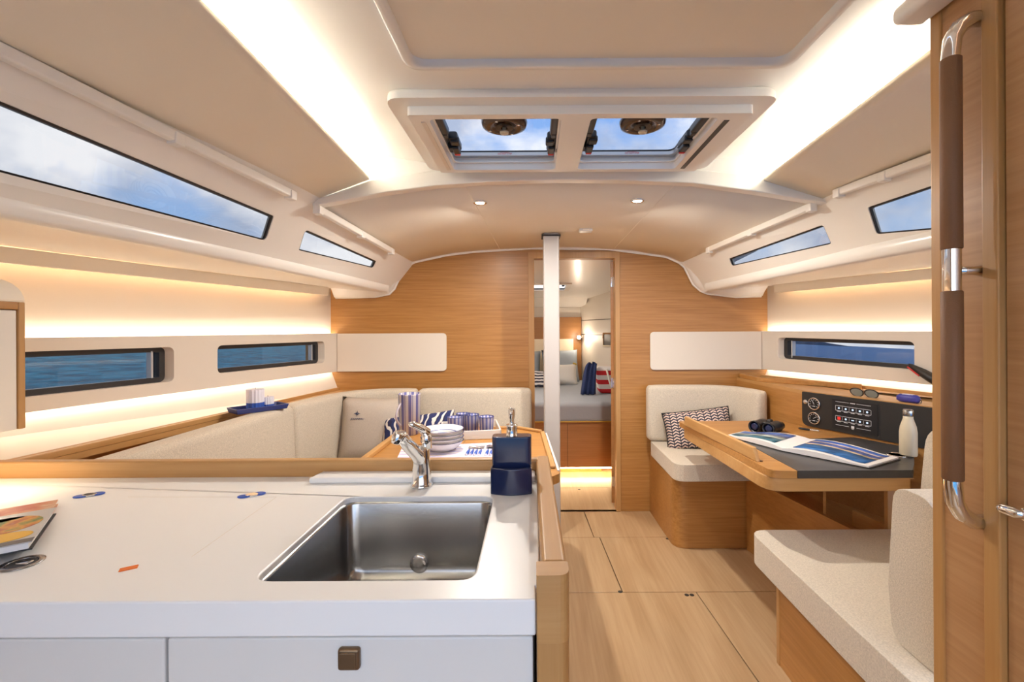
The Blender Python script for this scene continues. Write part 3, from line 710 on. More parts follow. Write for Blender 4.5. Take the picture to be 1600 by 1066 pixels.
# ================================================================== ROOF HATCHES AND CEILING FITTINGS
ha = thing('roof_hatch', 'white framed double skylight hatch in the saloon roof', 'skylight', (.14, 1.64, 1.95))
FZ0 = 1.945
BX0, BX1 = .088, .180
def rr(x0, x1, y0, y1, r, z): return [(x, y, z) for x, y in rround([(x0, y0), (x1, y0), (x1, y1), (x0, y1)], r)]
ob('outer_frame', prism(rr(-.385, .672, 1.385, 1.895, .012, FZ0), (0, 0, .052), [rr(HX0, BX0, HY0, HY1, .02, FZ0)[::-1], rr(BX1, .578, HY0, HY1, .02, FZ0)[::-1]]), M_gel, ha, bev=.004, flat=True)
ob('raised_pad', zring(rr(-.44, .73, 1.335, 1.95, .05, 1.972), rr(-.36, .65, 1.40, 1.88, .02, 1.972), .03), M_gel, ha, bev=.01, seg=3)
ob('blind_slot', box(.600, .617, 1.43, 1.86, FZ0-.0015, FZ0+.002), M_black, ha)
ob('blind_track', box(-.352, -.338, 1.43, 1.86, FZ0-.003, FZ0+.002), M_liner, ha)
for i, (x0, x1) in enumerate(((HX0, BX0), (BX1, .578))):
    pr = thing('x', '', '') if False else None
    sash = ob('hatch_sash', zring(rr(x0-.012, x1+.012, HY0-.012, HY1+.012, .04, 1.995), rr(x0+.012, x1-.012, HY0+.005, HY1-.02, .03, 1.995), .02), M_alu, ha, bev=.002)
    ob('hatch_lip', zring(rr(x0-.006, x1+.006, HY0-.006, HY1+.006, .035, 1.972), rr(x0+.006, x1-.006, HY0+.002, HY1-.008, .03, 1.972), .006), M_gel, ha, bev=.002)
    gl = ob('hatch_glass', prism(rr(x0-.008, x1+.008, HY0-.008, HY1+.008, .03, 2.016), (0, 0, .01)), M_glassh, ha)
    ob('gasket', zring(rr(x0+.009, x1-.009, HY0+.003, HY1-.016, .03, 2.010), rr(x0+.014, x1-.014, HY0+.008, HY1-.021, .03, 2.010), .006), M_black, ha)
    cxv = onZ(787 if i == 0 else 1007, 190, 2.0).x; cyv = 1.585
    vt = ob('ventilator', lathe([(.0, .0), (.030, -.002), (.032, -.010), (.060, -.014), (.076, -.008), (.080, .004), (.080, .008), (0, .008)], 28, T(cxv, cyv, 2.006)), M_brown, ha, smooth=True)
    ob('vent_hub', lathe([(0, -.030), (.014, -.028), (.016, -.022), (.007, -.018), (.007, -.004), (0, -.004)], 16, T(cxv, cyv, 2.0)), M_bottle, vt, smooth=True)
    ob('vent_throat', lathe([(.030, -.0115), (.031, -.013), (.012, -.013), (.012, -.0115)], 20, T(cxv, cyv, 2.004)), M_black, vt)
    for k in range(4):
        a = math.radians(45+90*k+20); ob('vent_screw', lathe([(0, -.003), (.005, -.002), (.005, 0)], 10, T(cxv+.055*math.cos(a), cyv+.055*math.sin(a), 1.993)), M_chrome, vt)
    for px, py in ((((713, 228), (861, 228)) if i == 0 else ((921, 226), (1069, 225)))):
        p = onZ(px, py, 1.985); sg = -1 if px in (713, 921) else 1
        lt_ = rbox(p.x-.017, p.x+.017, p.y-.085, p.y+.030, 1.976, 2.006, .008); add(lt_, rbox(p.x-.022, p.x+.010*sg, p.y-.075, p.y-.035, 1.968, 1.99, .006) if sg > 0 else rbox(p.x-.010, p.x+.022, p.y-.075, p.y-.035, 1.968, 1.99, .006)); add(lt_, rbox(p.x+sg*.022-.008, p.x+sg*.022+.008, p.y-.01, p.y+.035, 1.972, 2.0, .004)); add(lt_, rbox(p.x-.013, p.x+.013, p.y-.03, p.y+.034, 1.962, 1.985, .006))
        l_ = ob('hatch_latch', lt_, M_black, ha, smooth=True, wn=True)
        ob('latch_button', rbox(p.x-.011, p.x+.011, p.y+.020, p.y+.0355, 1.9605, 1.976, .003), M_red, l_)
        xs = x0+.016 if sg < 0 else x1-.016
        sa = tube([(xs, p.y+.06, 1.995), (xs, p.y-.10, 1.985)], .003, 8); add(sa, rbox(xs-.014, xs+.014, p.y-.26, p.y-.115, 1.972, 2.002, .008)); add(sa, rbox(xs-.009, xs+.009, p.y-.13, p.y-.10, 1.970, 1.99, .004))
        ob('stay_arm', sa, M_black, ha, smooth=True, wn=True)
    lbp = onY(789 if i == 0 else 987, 246, 1.852)
    to = textmesh('warning_text', 'DANGER\nDO NOT STEP', .009, M_red, ha, (lbp.x, HY1-.0205, 2.0075), (math.pi/2, 0, 0)); par(to, ha)
# downlights
for i, (px, py) in enumerate(((750, 316), (996, 313))):
    u, v = uv(px, py); y = 2.15
    for _ in range(30): y = (headz(u*y, y)-.004-ZC)/(-v)
    p = Vector((u*y, y, headz(u*y, y)-.006))
    dl = thing('downlight', ('left' if i == 0 else 'right')+' of the two lit round downlights in the forward headliner', 'light', p, 'ceiling downlights')
    ob('bezel', lathe([(.020, .002), (.034, .004), (.036, -.001), (.030, -.005), (.021, -.003)], 24, T(*p)), M_chrome, dl, smooth=True)
    ob('lens', lathe([(.021, -.003), (.010, -.0045), (0, -.005)], 20, T(*p)), E_lamp, dl)
    light('downlight_beam', 'AREA', p+Vector((0, 0, -.012)), DOWN_W, (1, .93, .84), .045)
p = onY(915, 366, 2.75); p.z = headz(p.x, 2.75)
dt = thing('smoke_detector', 'tiny white square detector on the headliner beside the mast', 'detector', p)
ob('case', rbox(p.x-.04, p.x+.04, p.y-.03, p.y+.03, p.z-.018, p.z, .006), M_wp, dt, smooth=True, wn=True); ob('grille', box(p.x-.02, p.x+.02, p.y-.0305, p.y-.029, p.z-.012, p.z-.006), M_head, dt)
# blind cassettes
def cassette(P0, P1, lb):
    t = thing('blind_cassette', lb, 'blind', P0)
    d = (P1-P0).normalized(); up_ = Vector((0, 0, 1)); sd = d.cross(up_).normalized(); up_ = sd.cross(d)
    c = (P0+P1)/2; ln = (P1-P0).length/2
    b = obox(c, d, sd, up_, ln, .013, .016); ob('tube', bevel(b, .006, 3), M_gel, t, smooth=True, wn=True)
    for k in (.02, .5, .98):
        q = P0.lerp(P1, k); ob('clip', bevel(obox(q+up_*-.006, d, sd, up_, .016, .017, .018), .004, 2), M_gel, t, smooth=True, wn=True)
def onT(px, py, S, off):
    y, z = onS(px, py, S); return Vector((S(y, z)+off, y, z))
def cas_p(px, py, tl, off):
    # on the top edge line of the cabin side, a hand's width inboard
    u, v = uv(px, py); y = 1.5
    lo, hi = .2, 3.3
    for _ in range(50):
        m = (lo+hi)/2
        if abs(u)*m > abs(plin(tl, m)[0])-.02: hi = m
        else: lo = m
    return Vector((u*lo, lo, ZC-v*lo))
cassette(cas_p(-120, 20, Lt, 1), cas_p(460, 306, Lt, 1), 'long white blind cassette above the big left cabin window')
cassette(cas_p(494, 325, Lt, 1), cas_p(613, 393, Lt, 1), 'short white blind cassette above the small left cabin window')
cassette(cas_p(1106, 391, Rt_, 1), cas_p(1272, 321, Rt_, 1), 'short white blind cassette above the narrow right cabin window')
cassette(cas_p(1308, 301, Rt_, 1), cas_p(1475, 240, Rt_, 1), 'white blind cassette above the right cabin window by the partition')

# ================================================================== GALLEY
WZ = .92; WY0, WY1 = .623, 1.155; WX0 = -1.70
SX0, SX1, SY0, SY1 = -.42, -.092, .673, 1.012
def rrect(x0, x1, y0, y1, r, z, n=5): return [Vector((x, y, z)) for x, y in rround([(x0, y0), (x1, y0), (x1, y1), (x0, y1)], r, n)]
wt = thing('worktop', 'white solid galley worktop with a sink cutout', 'worktop', (-.9, .9, .87))
ob('slab', prism([(WX0, WY0, WZ-.05), (0, WY0, WZ-.05), (0, .655, WZ-.05), (.006, .655, WZ-.05), (.006, WY1, WZ-.05), (WX0, WY1, WZ-.05)], (0, 0, .05), [rrect(SX0, SX1, SY0, SY1, .028, WZ-.05)[::-1]]), M_work, wt, bev=.006, seg=4, flat=True)
lx = onZ(488, 752, WZ).x
ob('rear_upstand', bevel(prism([(lx, 1.10, WZ), (0, 1.10, WZ), (0, 1.154, WZ), (lx+.01, 1.154, WZ)], (0, 0, .014)), .004, 2), M_work, wt)
# hairline joints of the stove lid and the raised edge strip
sm = bmesh.new()
for a, b in (((200, 777), (432, 777)), ((432, 777), (300, 870))):
    A, B = onZ(*a, WZ), onZ(*b, WZ); d = (B-A).normalized(); n_ = Vector((-d.y, d.x, 0))*.0004
    prism([A-n_, B-n_, B+n_, A+n_], (0, 0, .0004), bm=sm)
ob('lid_joint', sm, M_panel, wt)
fi = thing('galley_fiddle', 'oak fiddle rail round the back and side of the galley worktop', 'rail', (-.9, 1.17, .9))
ob('rear_rail', rbox(WX0, .01, 1.156, 1.186, .86, .960, .007, 3), M_ledge, fi, smooth=True, wn=True)
ob('side_rail', bevel(prism([(.008, .651, .86), (.045, .651, .86), (.036, 1.20, .86), (.002, 1.20, .86)], (0, 0, .098)), .007, 3), M_ledgeY, fi, smooth=True, wn=True)
ob('rail_end', bevel(prism([(a, b, .867) for a, b in rround([(.0008, .612), (.046, .612), (.046, .650), (.0008, .650)], [.003, .028, .003, .003], 6)], (0, 0, .092)), .005, 3), M_ledge, fi, smooth=True, wn=True)
ca = thing('galley_cabinet', 'white galley cabinet with drawer fronts under the worktop', 'cabinet', (-.9, .9, 0))
ob('carcass', prism([(WX0, .66, 0), (-.004, .66, 0), (-.004, 1.15, 0), (WX0, 1.15, 0)], (0, 0, .60)), M_wp, ca)
ob('end_post', bevel(prism([(a, b, 0) for a, b in rround([(.0008, .614), (.046, .614), (.046, .70), (.0008, .70)], [.003, .028, .003, .003], 6)], (0, 0, .866)), .002, 2), M_oakZ, ca, smooth=True, wn=True)
ob('back_panel', box(WX0, .04, 1.155, 1.184, 0, .86), M_oakX, ca)
ob('side_panel', box(.012, .04, .70, 1.16, 0, .86), M_wp, ca)
ob('shadow_gap', box(WX0, -.002, .645, .66, .60, .866), M_blackm, ca)
def front(x0, x1, z0, z1, kx, kz):
    f = ob('drawer_front', rbox(x0, x1, .628, .644, z0, z1, .003), M_wp, ca)
    k = ob('push_latch', rbox(kx-.015, kx+.015, .620, .630, kz-.015, kz+.015, .004, 3), M_brz, f, smooth=True, wn=True)
    ob('latch_face', rbox(kx-.011, kx+.011, .6185, .621, kz-.011, kz+.011, .001), M_brz, f)
x258 = onY(259, 1000, .628).x; lk = onY(543.5, 1033, .62)
front(x258+.002, -.004, .66, .866, lk.x, lk.z); front(WX0, x258-.002, .66, .866, -.85, lk.z)
front(x258+.002, -.004, .36, .655, lk.x, .62); front(WX0, x258-.002, .36, .655, -.85, .62)
# sink
sk = thing('sink', 'square stainless steel sink sunk into the worktop', 'sink', ((SX0+SX1)/2, (SY0+SY1)/2, .74))
e = .002
rows = [rrect(SX0-.004, SX1+.004, SY0-.004, SY1+.004, .03, WZ-.012), rrect(SX0+e, SX1-e, SY0+e, SY1-e, .028, WZ-.011), rrect(SX0+e+.002, SX1-e-.002, SY0+e+.002, SY1-e-.002, .028, WZ-.016), rrect(SX0+.008, SX1-.008, SY0+.008, SY1-.008, .032, .772), rrect(SX0+.012, SX1-.012, SY0+.012, SY1-.012, .034, .757), rrect(SX0+.024, SX1-.024, SY0+.024, SY1-.024, .03, .747), rrect(SX0+.15, SX1-.15, SY0+.15, SY1-.15, .01, .744)]
sb = loftcap(rows, False, True); ob('basin', sb, M_steel, sk, smooth=True)
dc = ((SX0+SX1)/2+.03, (SY0+SY1)/2+.06)
ob('drain', lathe([(.040, 0), (.040, .003), (.030, .002), (.026, -.001), (.010, .001), (.009, .012), (0, .014)], 24, T(dc[0], dc[1], .746)), M_chrome, sk, smooth=True)
op = onY(655, 880, 1.001)
ob('reflection_disc', lathe([(.020, 0), (.020, .004), (.015, .007), (.006, .005), (0, .005)], 20, axisM(op, (0, -1, 0))), M_chrome, sk, smooth=True)  # chrome disc modelled in place of a bright reflection on the rear basin wall
# tap
fp = onZ(659, 759, WZ+.0)
fa = thing('tap', 'chrome mixer tap standing behind the sink', 'tap', fp)
x, y = fp.x, fp.y
ob('body', lathe([(.0, 0), (.0265, 0), (.0265, .004), (.024, .007), (.0225, .010), (.0215, .04), (.019, .085), (.0185, .095), (0, .096)], 28, T(x, y, WZ)), M_chrome, fa, smooth=True)
tip = onY(621, 684, .985)
cq = onY(667, 690, y)
ob('cartridge', lathe([(.0, .0), (.0115, 0), (.0115, .030), (.0095, .033), (.0, .033)], 24, T(cq.x, y, WZ+.090)), M_chrome, fa, smooth=True)
sp = [Vector((x+.002, y, WZ+.050)), Vector((x-.006, y-.014, WZ+.078)), Vector((x-.022, y-.040, WZ+.108)), Vector((lerp(x-.022, tip.x, .62), tip.y+.014, tip.z+.001)), Vector((tip.x+.012, tip.y+.002, tip.z+.002))]
ob('spout', tube(sp, [.0165, .0165, .0150, .0135, .0105], 18), M_chrome, fa, smooth=True)
ob('aerator', lathe([(.0, -.013), (.0095, -.013), (.011, -.010), (.012, -.003), (.012, .008), (.0095, .013), (0, .014)], 22, axisM((tip.x, tip.y, tip.z), (.35, .1, 1))), M_chrome, fa, smooth=True)
lt0 = Vector((cq.x, y, WZ+.126)); lt1 = onY(640, 663, y-.04)
ob('lever', tube([lt0, lt0.lerp(lt1, .35)+Vector((0, 0, .004)), lt0.lerp(lt1, .8)+Vector((0, 0, .003)), lt1], [.0115, .0095, .0075, .005], 14), M_chrome, fa, smooth=True)
# soap dispenser with sponge shelf
dpx = onZ(799, 772, WZ); x, y = dpx.x, dpx.y+.028
so = thing('soap_dispenser', 'navy ceramic soap dispenser with sponge holder and chrome pump', 'soap dispenser', (x, y, WZ))
hw = .0455
bodyp = rround([(x-hw, y-.012), (x+hw, y-.012), (x+hw, y+.028), (x-hw, y+.028)], .012, 4)
ob('bottle', bevel(prism([(a, b, WZ) for a, b in bodyp], (0, 0, .124)), .004, 3), M_navy, so, smooth=True, wn=True)
fr = []
for k in range(13):
    t = k/12; fr.append((x-hw-.001+(2*hw+.002)*t, y-.030-.012*math.sin(math.pi*t)))
base_o = [(x+hw+.001, y-.008), (x-hw-.001, y-.008)]+fr
inn = [(lerp(x, a, .90), lerp(y-.010, b, .86)) for a, b in base_o]
rows = [[Vector((a, b, WZ)) for a, b in base_o], [Vector((a, b, WZ+.058)) for a, b in base_o], [Vector((a, b, WZ+.060)) for a, b in inn], [Vector((a, b, WZ+.030)) for a, b in inn]]
ob('sponge_holder', loftcap(rows), M_navy, so, bev=.002)
ob('collar', lathe([(0, 0), (.0135, 0), (.0135, .003), (.0125, .006), (.0125, .022), (.0135, .024), (.0135, .027), (0, .028)], 24, T(x, y+.006, WZ+.122)), M_chrome, so, smooth=True)
pm = lathe([(0, 0), (.006, 0), (.0055, .012), (.0072, .018), (.0085, .034), (.0085, .038), (0, .040)], 18, T(x, y+.006, WZ+.148)); tube([(x, y+.006, WZ+.181), (x, y-.020, WZ+.183), (x, y-.026, WZ+.179)], [.0055, .0045, .0035], 12, pm)
ob('pump', pm, M_chrome, so, smooth=True)
# cookbooks
def book(nm, lb, A, dr, w_, l_, z0, th, mtop, mside):
    d = Vector((dr[0], dr[1], 0)).normalized(); n_ = Vector((-d.y, d.x, 0))
    A = Vector((A[0], A[1], z0)); t = thing(nm, lb, 'book', A)
    P = [A, A+d*w_, A+d*w_+n_*l_, A+n_*l_]
    ins = [p+(sum(P, Vector())/4-p)*.03 for p in P]
    ob('pages', prism([p+Vector((0, 0, .002)) for p in ins], (0, 0, th-.004)), M_page, t)
    ob('cover', prism(P, (0, 0, .002)), mside, t); ob('front_cover', prism([p+Vector((0, 0, th-.002)) for p in P], (0, 0, .002)), mtop, t, bev=.0006)
    return t, P, d, n_
A0 = onZ(50, 846, .945); A1 = onZ(88, 793, .945)
tB, P, d, n_ = book('cookbook', 'cookbook with food photographs on its cover, on top of the red one', (A0.x, A0.y), (A1.x-A0.x, A1.y-A0.y), (A1-A0).length, .30, .9315, .014, mat('grey_book_cover', (.50, .47, .44), .4), M_blackm)
Pc = [p+Vector((0, 0, .0142)) for p in P]
def cpt(a, b): return P[0]+d*((A1-A0).length*a)+n_*(.30*b)+Vector((0, 0, .0142))
def cel(a, b, ra, rb, m, nm, dz=0):
    ob(nm, prism([cpt(a+ra*math.cos(k*math.pi/10), b+rb*math.sin(k*math.pi/10))+Vector((0, 0, dz)) for k in range(20)], (0, 0, .0003)), m, tB)
cel(.62, .20, .26, .18, M_food, 'dish_photo'); cel(.24, .14, .13, .12, mat('yellow_food', (.75, .42, .03), .5), 'dish_photo'); cel(.85, .42, .12, .3, M_page, 'dish_photo')
ob('cover_band', prism([cpt(0.0, 0.0), cpt(.10, 0.0), cpt(.10, 1), cpt(0, 1)], (0, 0, .0003)), mat('dark_cover_band', (.05, .04, .05), .4), tB)
B0 = onZ(60, 833, .931); B1 = onZ(91, 781, .931)
book('cookbook', 'red cookbook lying underneath another on the worktop', (B0.x, B0.y), (B1.x-B0.x, B1.y-B0.y), (B1-B0).length, .30, .9205, .011, M_foodr, M_foodr)
# worktop fittings
def fitting(px, py, lb):
    p = onZ(px, py, WZ); t = thing('lid_latch', lb, 'latch', p, 'worktop lid latches')
    for k, (dx, dy, m) in enumerate(((-.013, -.008, M_blue), (.011, .008, M_blue), (0, 0, M_chrome))):
        ob('disc' if k < 2 else 'link', lathe([(0, 0), (.014, 0), (.014, .0015), (.012, .0022), (0, .0022)], 18, T(p.x+dx, p.y+dy, WZ+.0004*(k+1)) @ Matrix.Scale(.75, 4, (0, 1, 0))), m, t)
fitting(140, 774.5, 'blue and silver lid latch on the worktop behind the cookbooks'); fitting(394, 774.5, 'blue and silver lid latch on the worktop left of the sink')
p = onZ(34, 881, WZ); rg = thing('flush_ring', 'round chrome flush lift ring let into the worktop by the cookbooks', 'ring', p)
ob('flange', lathe([(.027, 0), (.027, .0012), (.019, .0018), (.017, .0006)], 28, T(p.x, p.y, WZ+.0003)), M_steel, rg, smooth=True)
ob('cup', lathe([(.017, .0007), (.010, .0004), (0, .0004)], 24, T(p.x, p.y, WZ+.0003)), M_frame, rg); ob('pull', rbox(p.x-.004, p.x+.014, p.y-.006, p.y+.006, WZ+.0006, WZ+.003, .001), M_chrome, rg, smooth=True)
p = onZ(201, 889, WZ); a = math.radians(32)
tag(ob('orange_sticker', obox((p.x, p.y, WZ+.0008), (math.cos(a), math.sin(a), 0), (-math.sin(a), math.cos(a), 0), (0, 0, 1), .011, .0055, .0007), M_orange), 'small orange sticker on the white worktop', 'sticker')
# wall cupboard at the left edge
uc = thing('wall_cupboard', 'oak framed wall cupboard with cream door at the left hull', 'cupboard', (-1.36, .8, 1.03))
UY = 1.216; ux = -1.36
zt_, zb_ = onX(45, 473, ux).z, onX(45, 668, ux).z
ob('carcass', prism([(ux-.02, -.2, zb_), (ux-.02, UY, zb_), (LP(UY)+.01, UY, zb_), (LP(-.2)+.01, -.2, zb_)], (0, 0, zt_-zb_)), M_oakZ, uc)
yb_ = onX(30, 570, ux).y
ob('stile', box(ux-.02, ux, yb_, UY, zb_, zt_), M_oakZ, uc, bev=.002)
ob('top_rail', box(ux-.02, ux, -.2, yb_-.0005, zt_-.020, zt_), M_oakY, uc, bev=.002)
ob('door', box(ux-.02, ux-.004, -.2, yb_-.002, zb_, zt_-.022), M_panel, uc, bev=.002)
light('galley_shelf_light', 'AREA', (-1.60, 1.02, zb_-.012), 0.75, (1, .78, .50), .9, (0, 0, 0), .03)
tr_ = onY(2, 468, 1.28)
tk = thing('ventilation_trunk', 'rounded beige trunk end above the wall cupboard', 'duct', (tr_.x-.05, 1.28, zt_))
c0 = Vector((-1.56, 1.25, zt_+.001))
pts = [c0+Vector((.0, 0, 0))]
hp = [(-.10, 0)]+[(.10*-math.cos(math.pi*k/14), .072*math.sin(math.pi*k/14)) for k in range(15)]
ob('trunk', bevel(prism([(-1.515+a-.0, 1.17, zt_+.001+b) for a, b in hp[1:]], (-.0, .10, 0)), .012, 3), M_head, tk, smooth=True, wn=True)
ob('trunk_ring', lathe([(.042, 0), (.046, .003), (.040, .006), (.030, .002)], 24, axisM((-1.515, 1.168, zt_+.04), (0, -1, 0)) @ Matrix.Scale(.8, 4, (0, 1, 0))), M_panel, tk, smooth=True)

# ================================================================== DINETTE
# shelf behind the settee
sh = thing('side_shelf', 'oak ledge shelf along the left hull behind the settee', 'shelf', (-1.45, 2.2, .85))
f = lambda y, d: (LQ(y)+d, y)
ob('board', prism([(LQ(y)+d, y, .85) for y, d in ((1.195, -.01), (YB-.005, -.01), (YB-.005, .30), (2.75, .10), (2.45, .058), (1.195, .062))], (0, 0, .022)), M_ledgeY, sh)
ob('recess_board', prism([(LQ(y)+d, y, .74) for y, d in ((1.195, .0), (2.75, .0), (2.75, .10), (1.195, .30))], (0, 0, .012)), M_oakY, sh)
ob('wall_batten', prism([(LQ(y)+d, y, .872) for y, d in ((1.195, 0.002), (YB-.02, 0.002), (YB-.02, .014), (1.195, .014))], (0, 0, .018)), M_ledgeY, sh)
ob('front_fiddle', prism([(LQ(y)+d, y, .872) for y, d in ((1.195, .036), (2.45, .036), (2.45, .056), (1.195, .060))], (0, 0, .022)), M_ledgeY, sh, bev=.003)
se = thing('settee', 'cream upholstered U-shaped settee with oak base in the port corner', 'sofa', (-1.1, 2.3, 0))
ob('base', prism([(-1.365, 1.2, 0), (-.98, 1.2, 0), (-.98, 2.70, 0), (-.10, 2.70, 0), (-.10, 3.2, 0), (-1.365, 3.2, 0)], (0, 0, .35)), M_oakY, se)
ob('seat_cushion', cushion([(-1.27, 1.21), (-.93, 1.21), (-.93, 3.1), (-1.25, 3.1)], .352, .46, .03), M_fab, se, smooth=True, wn=True)
ob('seat_cushion', cushion([(-.925, 2.62), (-.08, 2.62), (-.08, 3.05), (-.925, 3.05)], .352, .46, .03), M_fab, se, smooth=True, wn=True)
def backc(back, th, z0, z1, r=.035, nm='back_cushion', par_=None):
    P = [Vector((a, b, 0)) for a, b in back]
    Q = [P[0]]
    for a, b in zip(P, P[1:]):
        n = max(1, int((b-a).length/.06)); Q += [a.lerp(b, k/n) for k in range(1, n+1)]
    for _ in range(3): Q = [Q[0]]+[(Q[i-1]+Q[i]*2+Q[i+1])/4 for i in range(1, len(Q)-1)]+[Q[-1]]
    n = len(Q); T_ = [(Q[min(i+1, n-1)]-Q[max(i-1, 0)]).normalized() for i in range(n)]
    pr0 = rround([(0, z0), (th, z0), (th*.86, z1), (0, z1)], [r*.6, r, r, r*.8], 5); cz = (z0+z1)/2
    def row(p, t, k):
        nx = Vector((t.y, -t.x, 0)); return [p+nx*(th/2+(d-th/2)*(1-k*2*r/th))+Vector((0, 0, cz+(z-cz)*(1-k*2*r/(z1-z0)))) for d, z in pr0]
    rows = []
    for a in (90, 67, 45, 22): rows.append(row(Q[0]+T_[0]*r*(1-math.sin(math.radians(a))), T_[0], 1-math.cos(math.radians(a))))
    for i in range(n):
        if (Q[i]-Q[0]).length > r and (Q[i]-Q[-1]).length > r: rows.append(row(Q[i], T_[i], 0))
    for a in (22, 45, 67, 90): rows.append(row(Q[-1]-T_[-1]*r*(1-math.sin(math.radians(a))), T_[-1], 1-math.cos(math.radians(a))))
    return ob(nm, loftcap(rows), M_fab, par_ or se, smooth=True)
ZB = .895
backc([(-1.393, 1.20), (-1.39, 1.6), (-1.385, 2.10), (-1.375, 2.425)], .12, .46, ZB)
backc([(-1.374, 2.43), (-1.355, 2.60), (-1.325, 2.79), (-1.27, 2.95), (-1.18, 3.06), (-1.06, 3.12), (-.93, 3.133), (-.790, 3.135)], .12, .46, ZB)
backc([(-.785, 3.135), (-.4, 3.135), (-.022, 3.135)], .12, .46, ZB)
# tray with candles
c = onZ(404, 641, .898)
TZ = .897
ct = thing('candle_tray', 'navy blue oblong tray on top of the settee back', 'tray', (c.x, c.y, TZ))
dv = Vector((.32, .95, 0)).normalized() if False else (onZ(445, 635, TZ)-onZ(362, 646, TZ)).normalized(); nv = Vector((-dv.y, dv.x, 0))
def orec(hx, hy, z, cc): return [cc+dv*a*hx+nv*b*hy+Vector((0, 0, z)) for a, b in ((-1, -1), (1, -1), (1, 1), (-1, 1))]
cc0 = Vector((c.x, c.y, TZ))
hl = (onZ(445, 635, TZ)-onZ(362, 646, TZ)).length/2*.97
ob('tray', loftcap([orec(hl*.95, .055, 0, cc0), orec(hl, .062, .024, cc0), orec(hl-.008, .055, .024, cc0), orec(hl-.012, .050, .006, cc0)]), M_tray, ct, bev=.002)
def candle(px, r, hgt, lb):
    p = cc0+dv*px+Vector((0, 0, .0065)); t = thing('candle', lb, 'candle', p)
    def flut(z0, z1): 
        n = 32; rows = [[Vector((p.x+(r+(.0012 if k % 2 else -.0012))*math.cos(2*math.pi*k/n), p.y+(r+(.0012 if k % 2 else -.0012))*math.sin(2*math.pi*k/n), p.z+z)) for k in range(n)] for z in (z0, z1)]
        return loftcap(rows)
    ob('wax_top', flut(hgt*.36, hgt), M_wax, t); ob('blue_base', flut(0, hgt*.36), M_blue, t, label='royal blue lower band')
    ob('wick', tube([p+Vector((0, 0, hgt)), p+Vector((.001, 0, hgt+.008))], .001, 6), M_blackm, t)
candle(-hl*.12, .038, .10, 'tall white and blue ribbed pillar candle in the navy tray'); candle(hl*.36, .027, .055, 'short white and blue ribbed candle in the navy tray')
# dining table
TT = .72
dtb = thing('dining_table', 'oak saloon table with raised edges between galley and settee', 'table', (-.33, 2.2, 0))
tpoly = [(-.755, 1.78), (.045, 1.74), (.098, 1.80), (.088, 2.0), (.056, 2.50), (-.11, 2.63), (-.64, 2.63), (-.755, 2.52)]
ob('tabletop', bevel(prism([(x, y, TT-.035) for x, y in rround(tpoly, .035, 4)], (0, 0, .035)), .005, 2), M_oakX, dtb, smooth=True, wn=True)
def fid(a, b, w_, h, nm='edge_fiddle', m=M_ledgeY, z=TT):
    A, B = Vector((*a, z)), Vector((*b, z)); d = (B-A).normalized(); n_ = Vector((-d.y, d.x, 0))*w_
    ob(nm, bevel(prism([A, B, B+n_, A+n_], (0, 0, h)), .004, 2), m, dtb, smooth=True, wn=True)
fid((-.727, 1.78), (-.727, 2.51), .027, .022); fid((-.725, 2.505), (-.63, 2.603), .026, .022); fid((.030, 2.50), (.062, 1.86), -.0+.022, .012) ; fid((-.62, 2.604), (-.13, 2.604), .024, .014)
fid((.028, 2.508), (-.105, 2.607), -.022, .014)
ob('white_edging', prism([(.0895, 1.83, TT-.02), (.0985, 1.83, TT-.02), (.0645, 2.49, TT-.02), (.0565, 2.49, TT-.02)], (0, 0, .024)), M_wp, dtb)
ob('centre_joint', box(-.36, -.3585, 1.80, 2.60, TT-.001, TT+.0004), M_joint, dtb)
ob('pedestal', rbox(-.45, -.22, 1.95, 2.45, 0, TT-.035, .02, 3), M_wp, dtb, smooth=True, wn=True)
# bowls
bc = onZ(690, 706, TT); bz = TT+.004
bowl0 = None
prof_b = [(0, 0), (.045, 0), (.062, .008), (.085, .026), (.098, .044), (.1005, .046), (.098, .047), (.084, .031), (.060, .013), (.040, .006), (0, .006)]
nb = ['bottom bowl of the stack of white bowls with blue rims on the table', 'second bowl from the bottom in the stack of white bowls', 'third bowl from the bottom in the stack of white bowls', 'topmost white bowl with a blue swirl inside, on the stack']
for k in range(4):
    loc = (bc.x, bc.y+.02, bz+k*.0180)
    if k == 0:
        bowl0 = thing('bowl', nb[0], 'bowl', loc, 'stacked bowls on the table'); ob('dish', lathe(prof_b, 36, T(*loc)), M_white, bowl0, smooth=True)
        ob('rim_band', lathe([(.0992, .0458), (.1012, .0462), (.1002, .0478), (.0975, .0474)], 36, T(*loc)), M_tray, bowl0, smooth=True)
    else: r = dup(bowl0, loc, nb[k])
for k in range(3):
    r0 = .030+.018*k; zz = [.0075, .0125, .024][k]
    o = ob('swirl_band', lathe([(r0, zz), (r0+.004, zz+.0025), (r0+.004, zz+.003), (r0, zz+.0005)], 32, T(bc.x, bc.y+.02, bz+3*.0180+.001)), M_tray, r)
# placemat
pm_ = [onZ(629, 699, TT), onZ(768, 692.5, TT)]
dx = (pm_[1]-pm_[0]).normalized(); ny = Vector((dx.y, -dx.x, 0))
tag(ob('placemat', prism([pm_[0]+Vector((0, 0, .0008)), pm_[1]+Vector((.03, 0, .0008)), pm_[1]+Vector((.03, 0, .0008))+ny*.33, pm_[0]+ny*.33+Vector((0, 0, .0008))], (0, 0, .002)), M_mat), 'white and lilac striped placemat under the bowls', 'placemat')
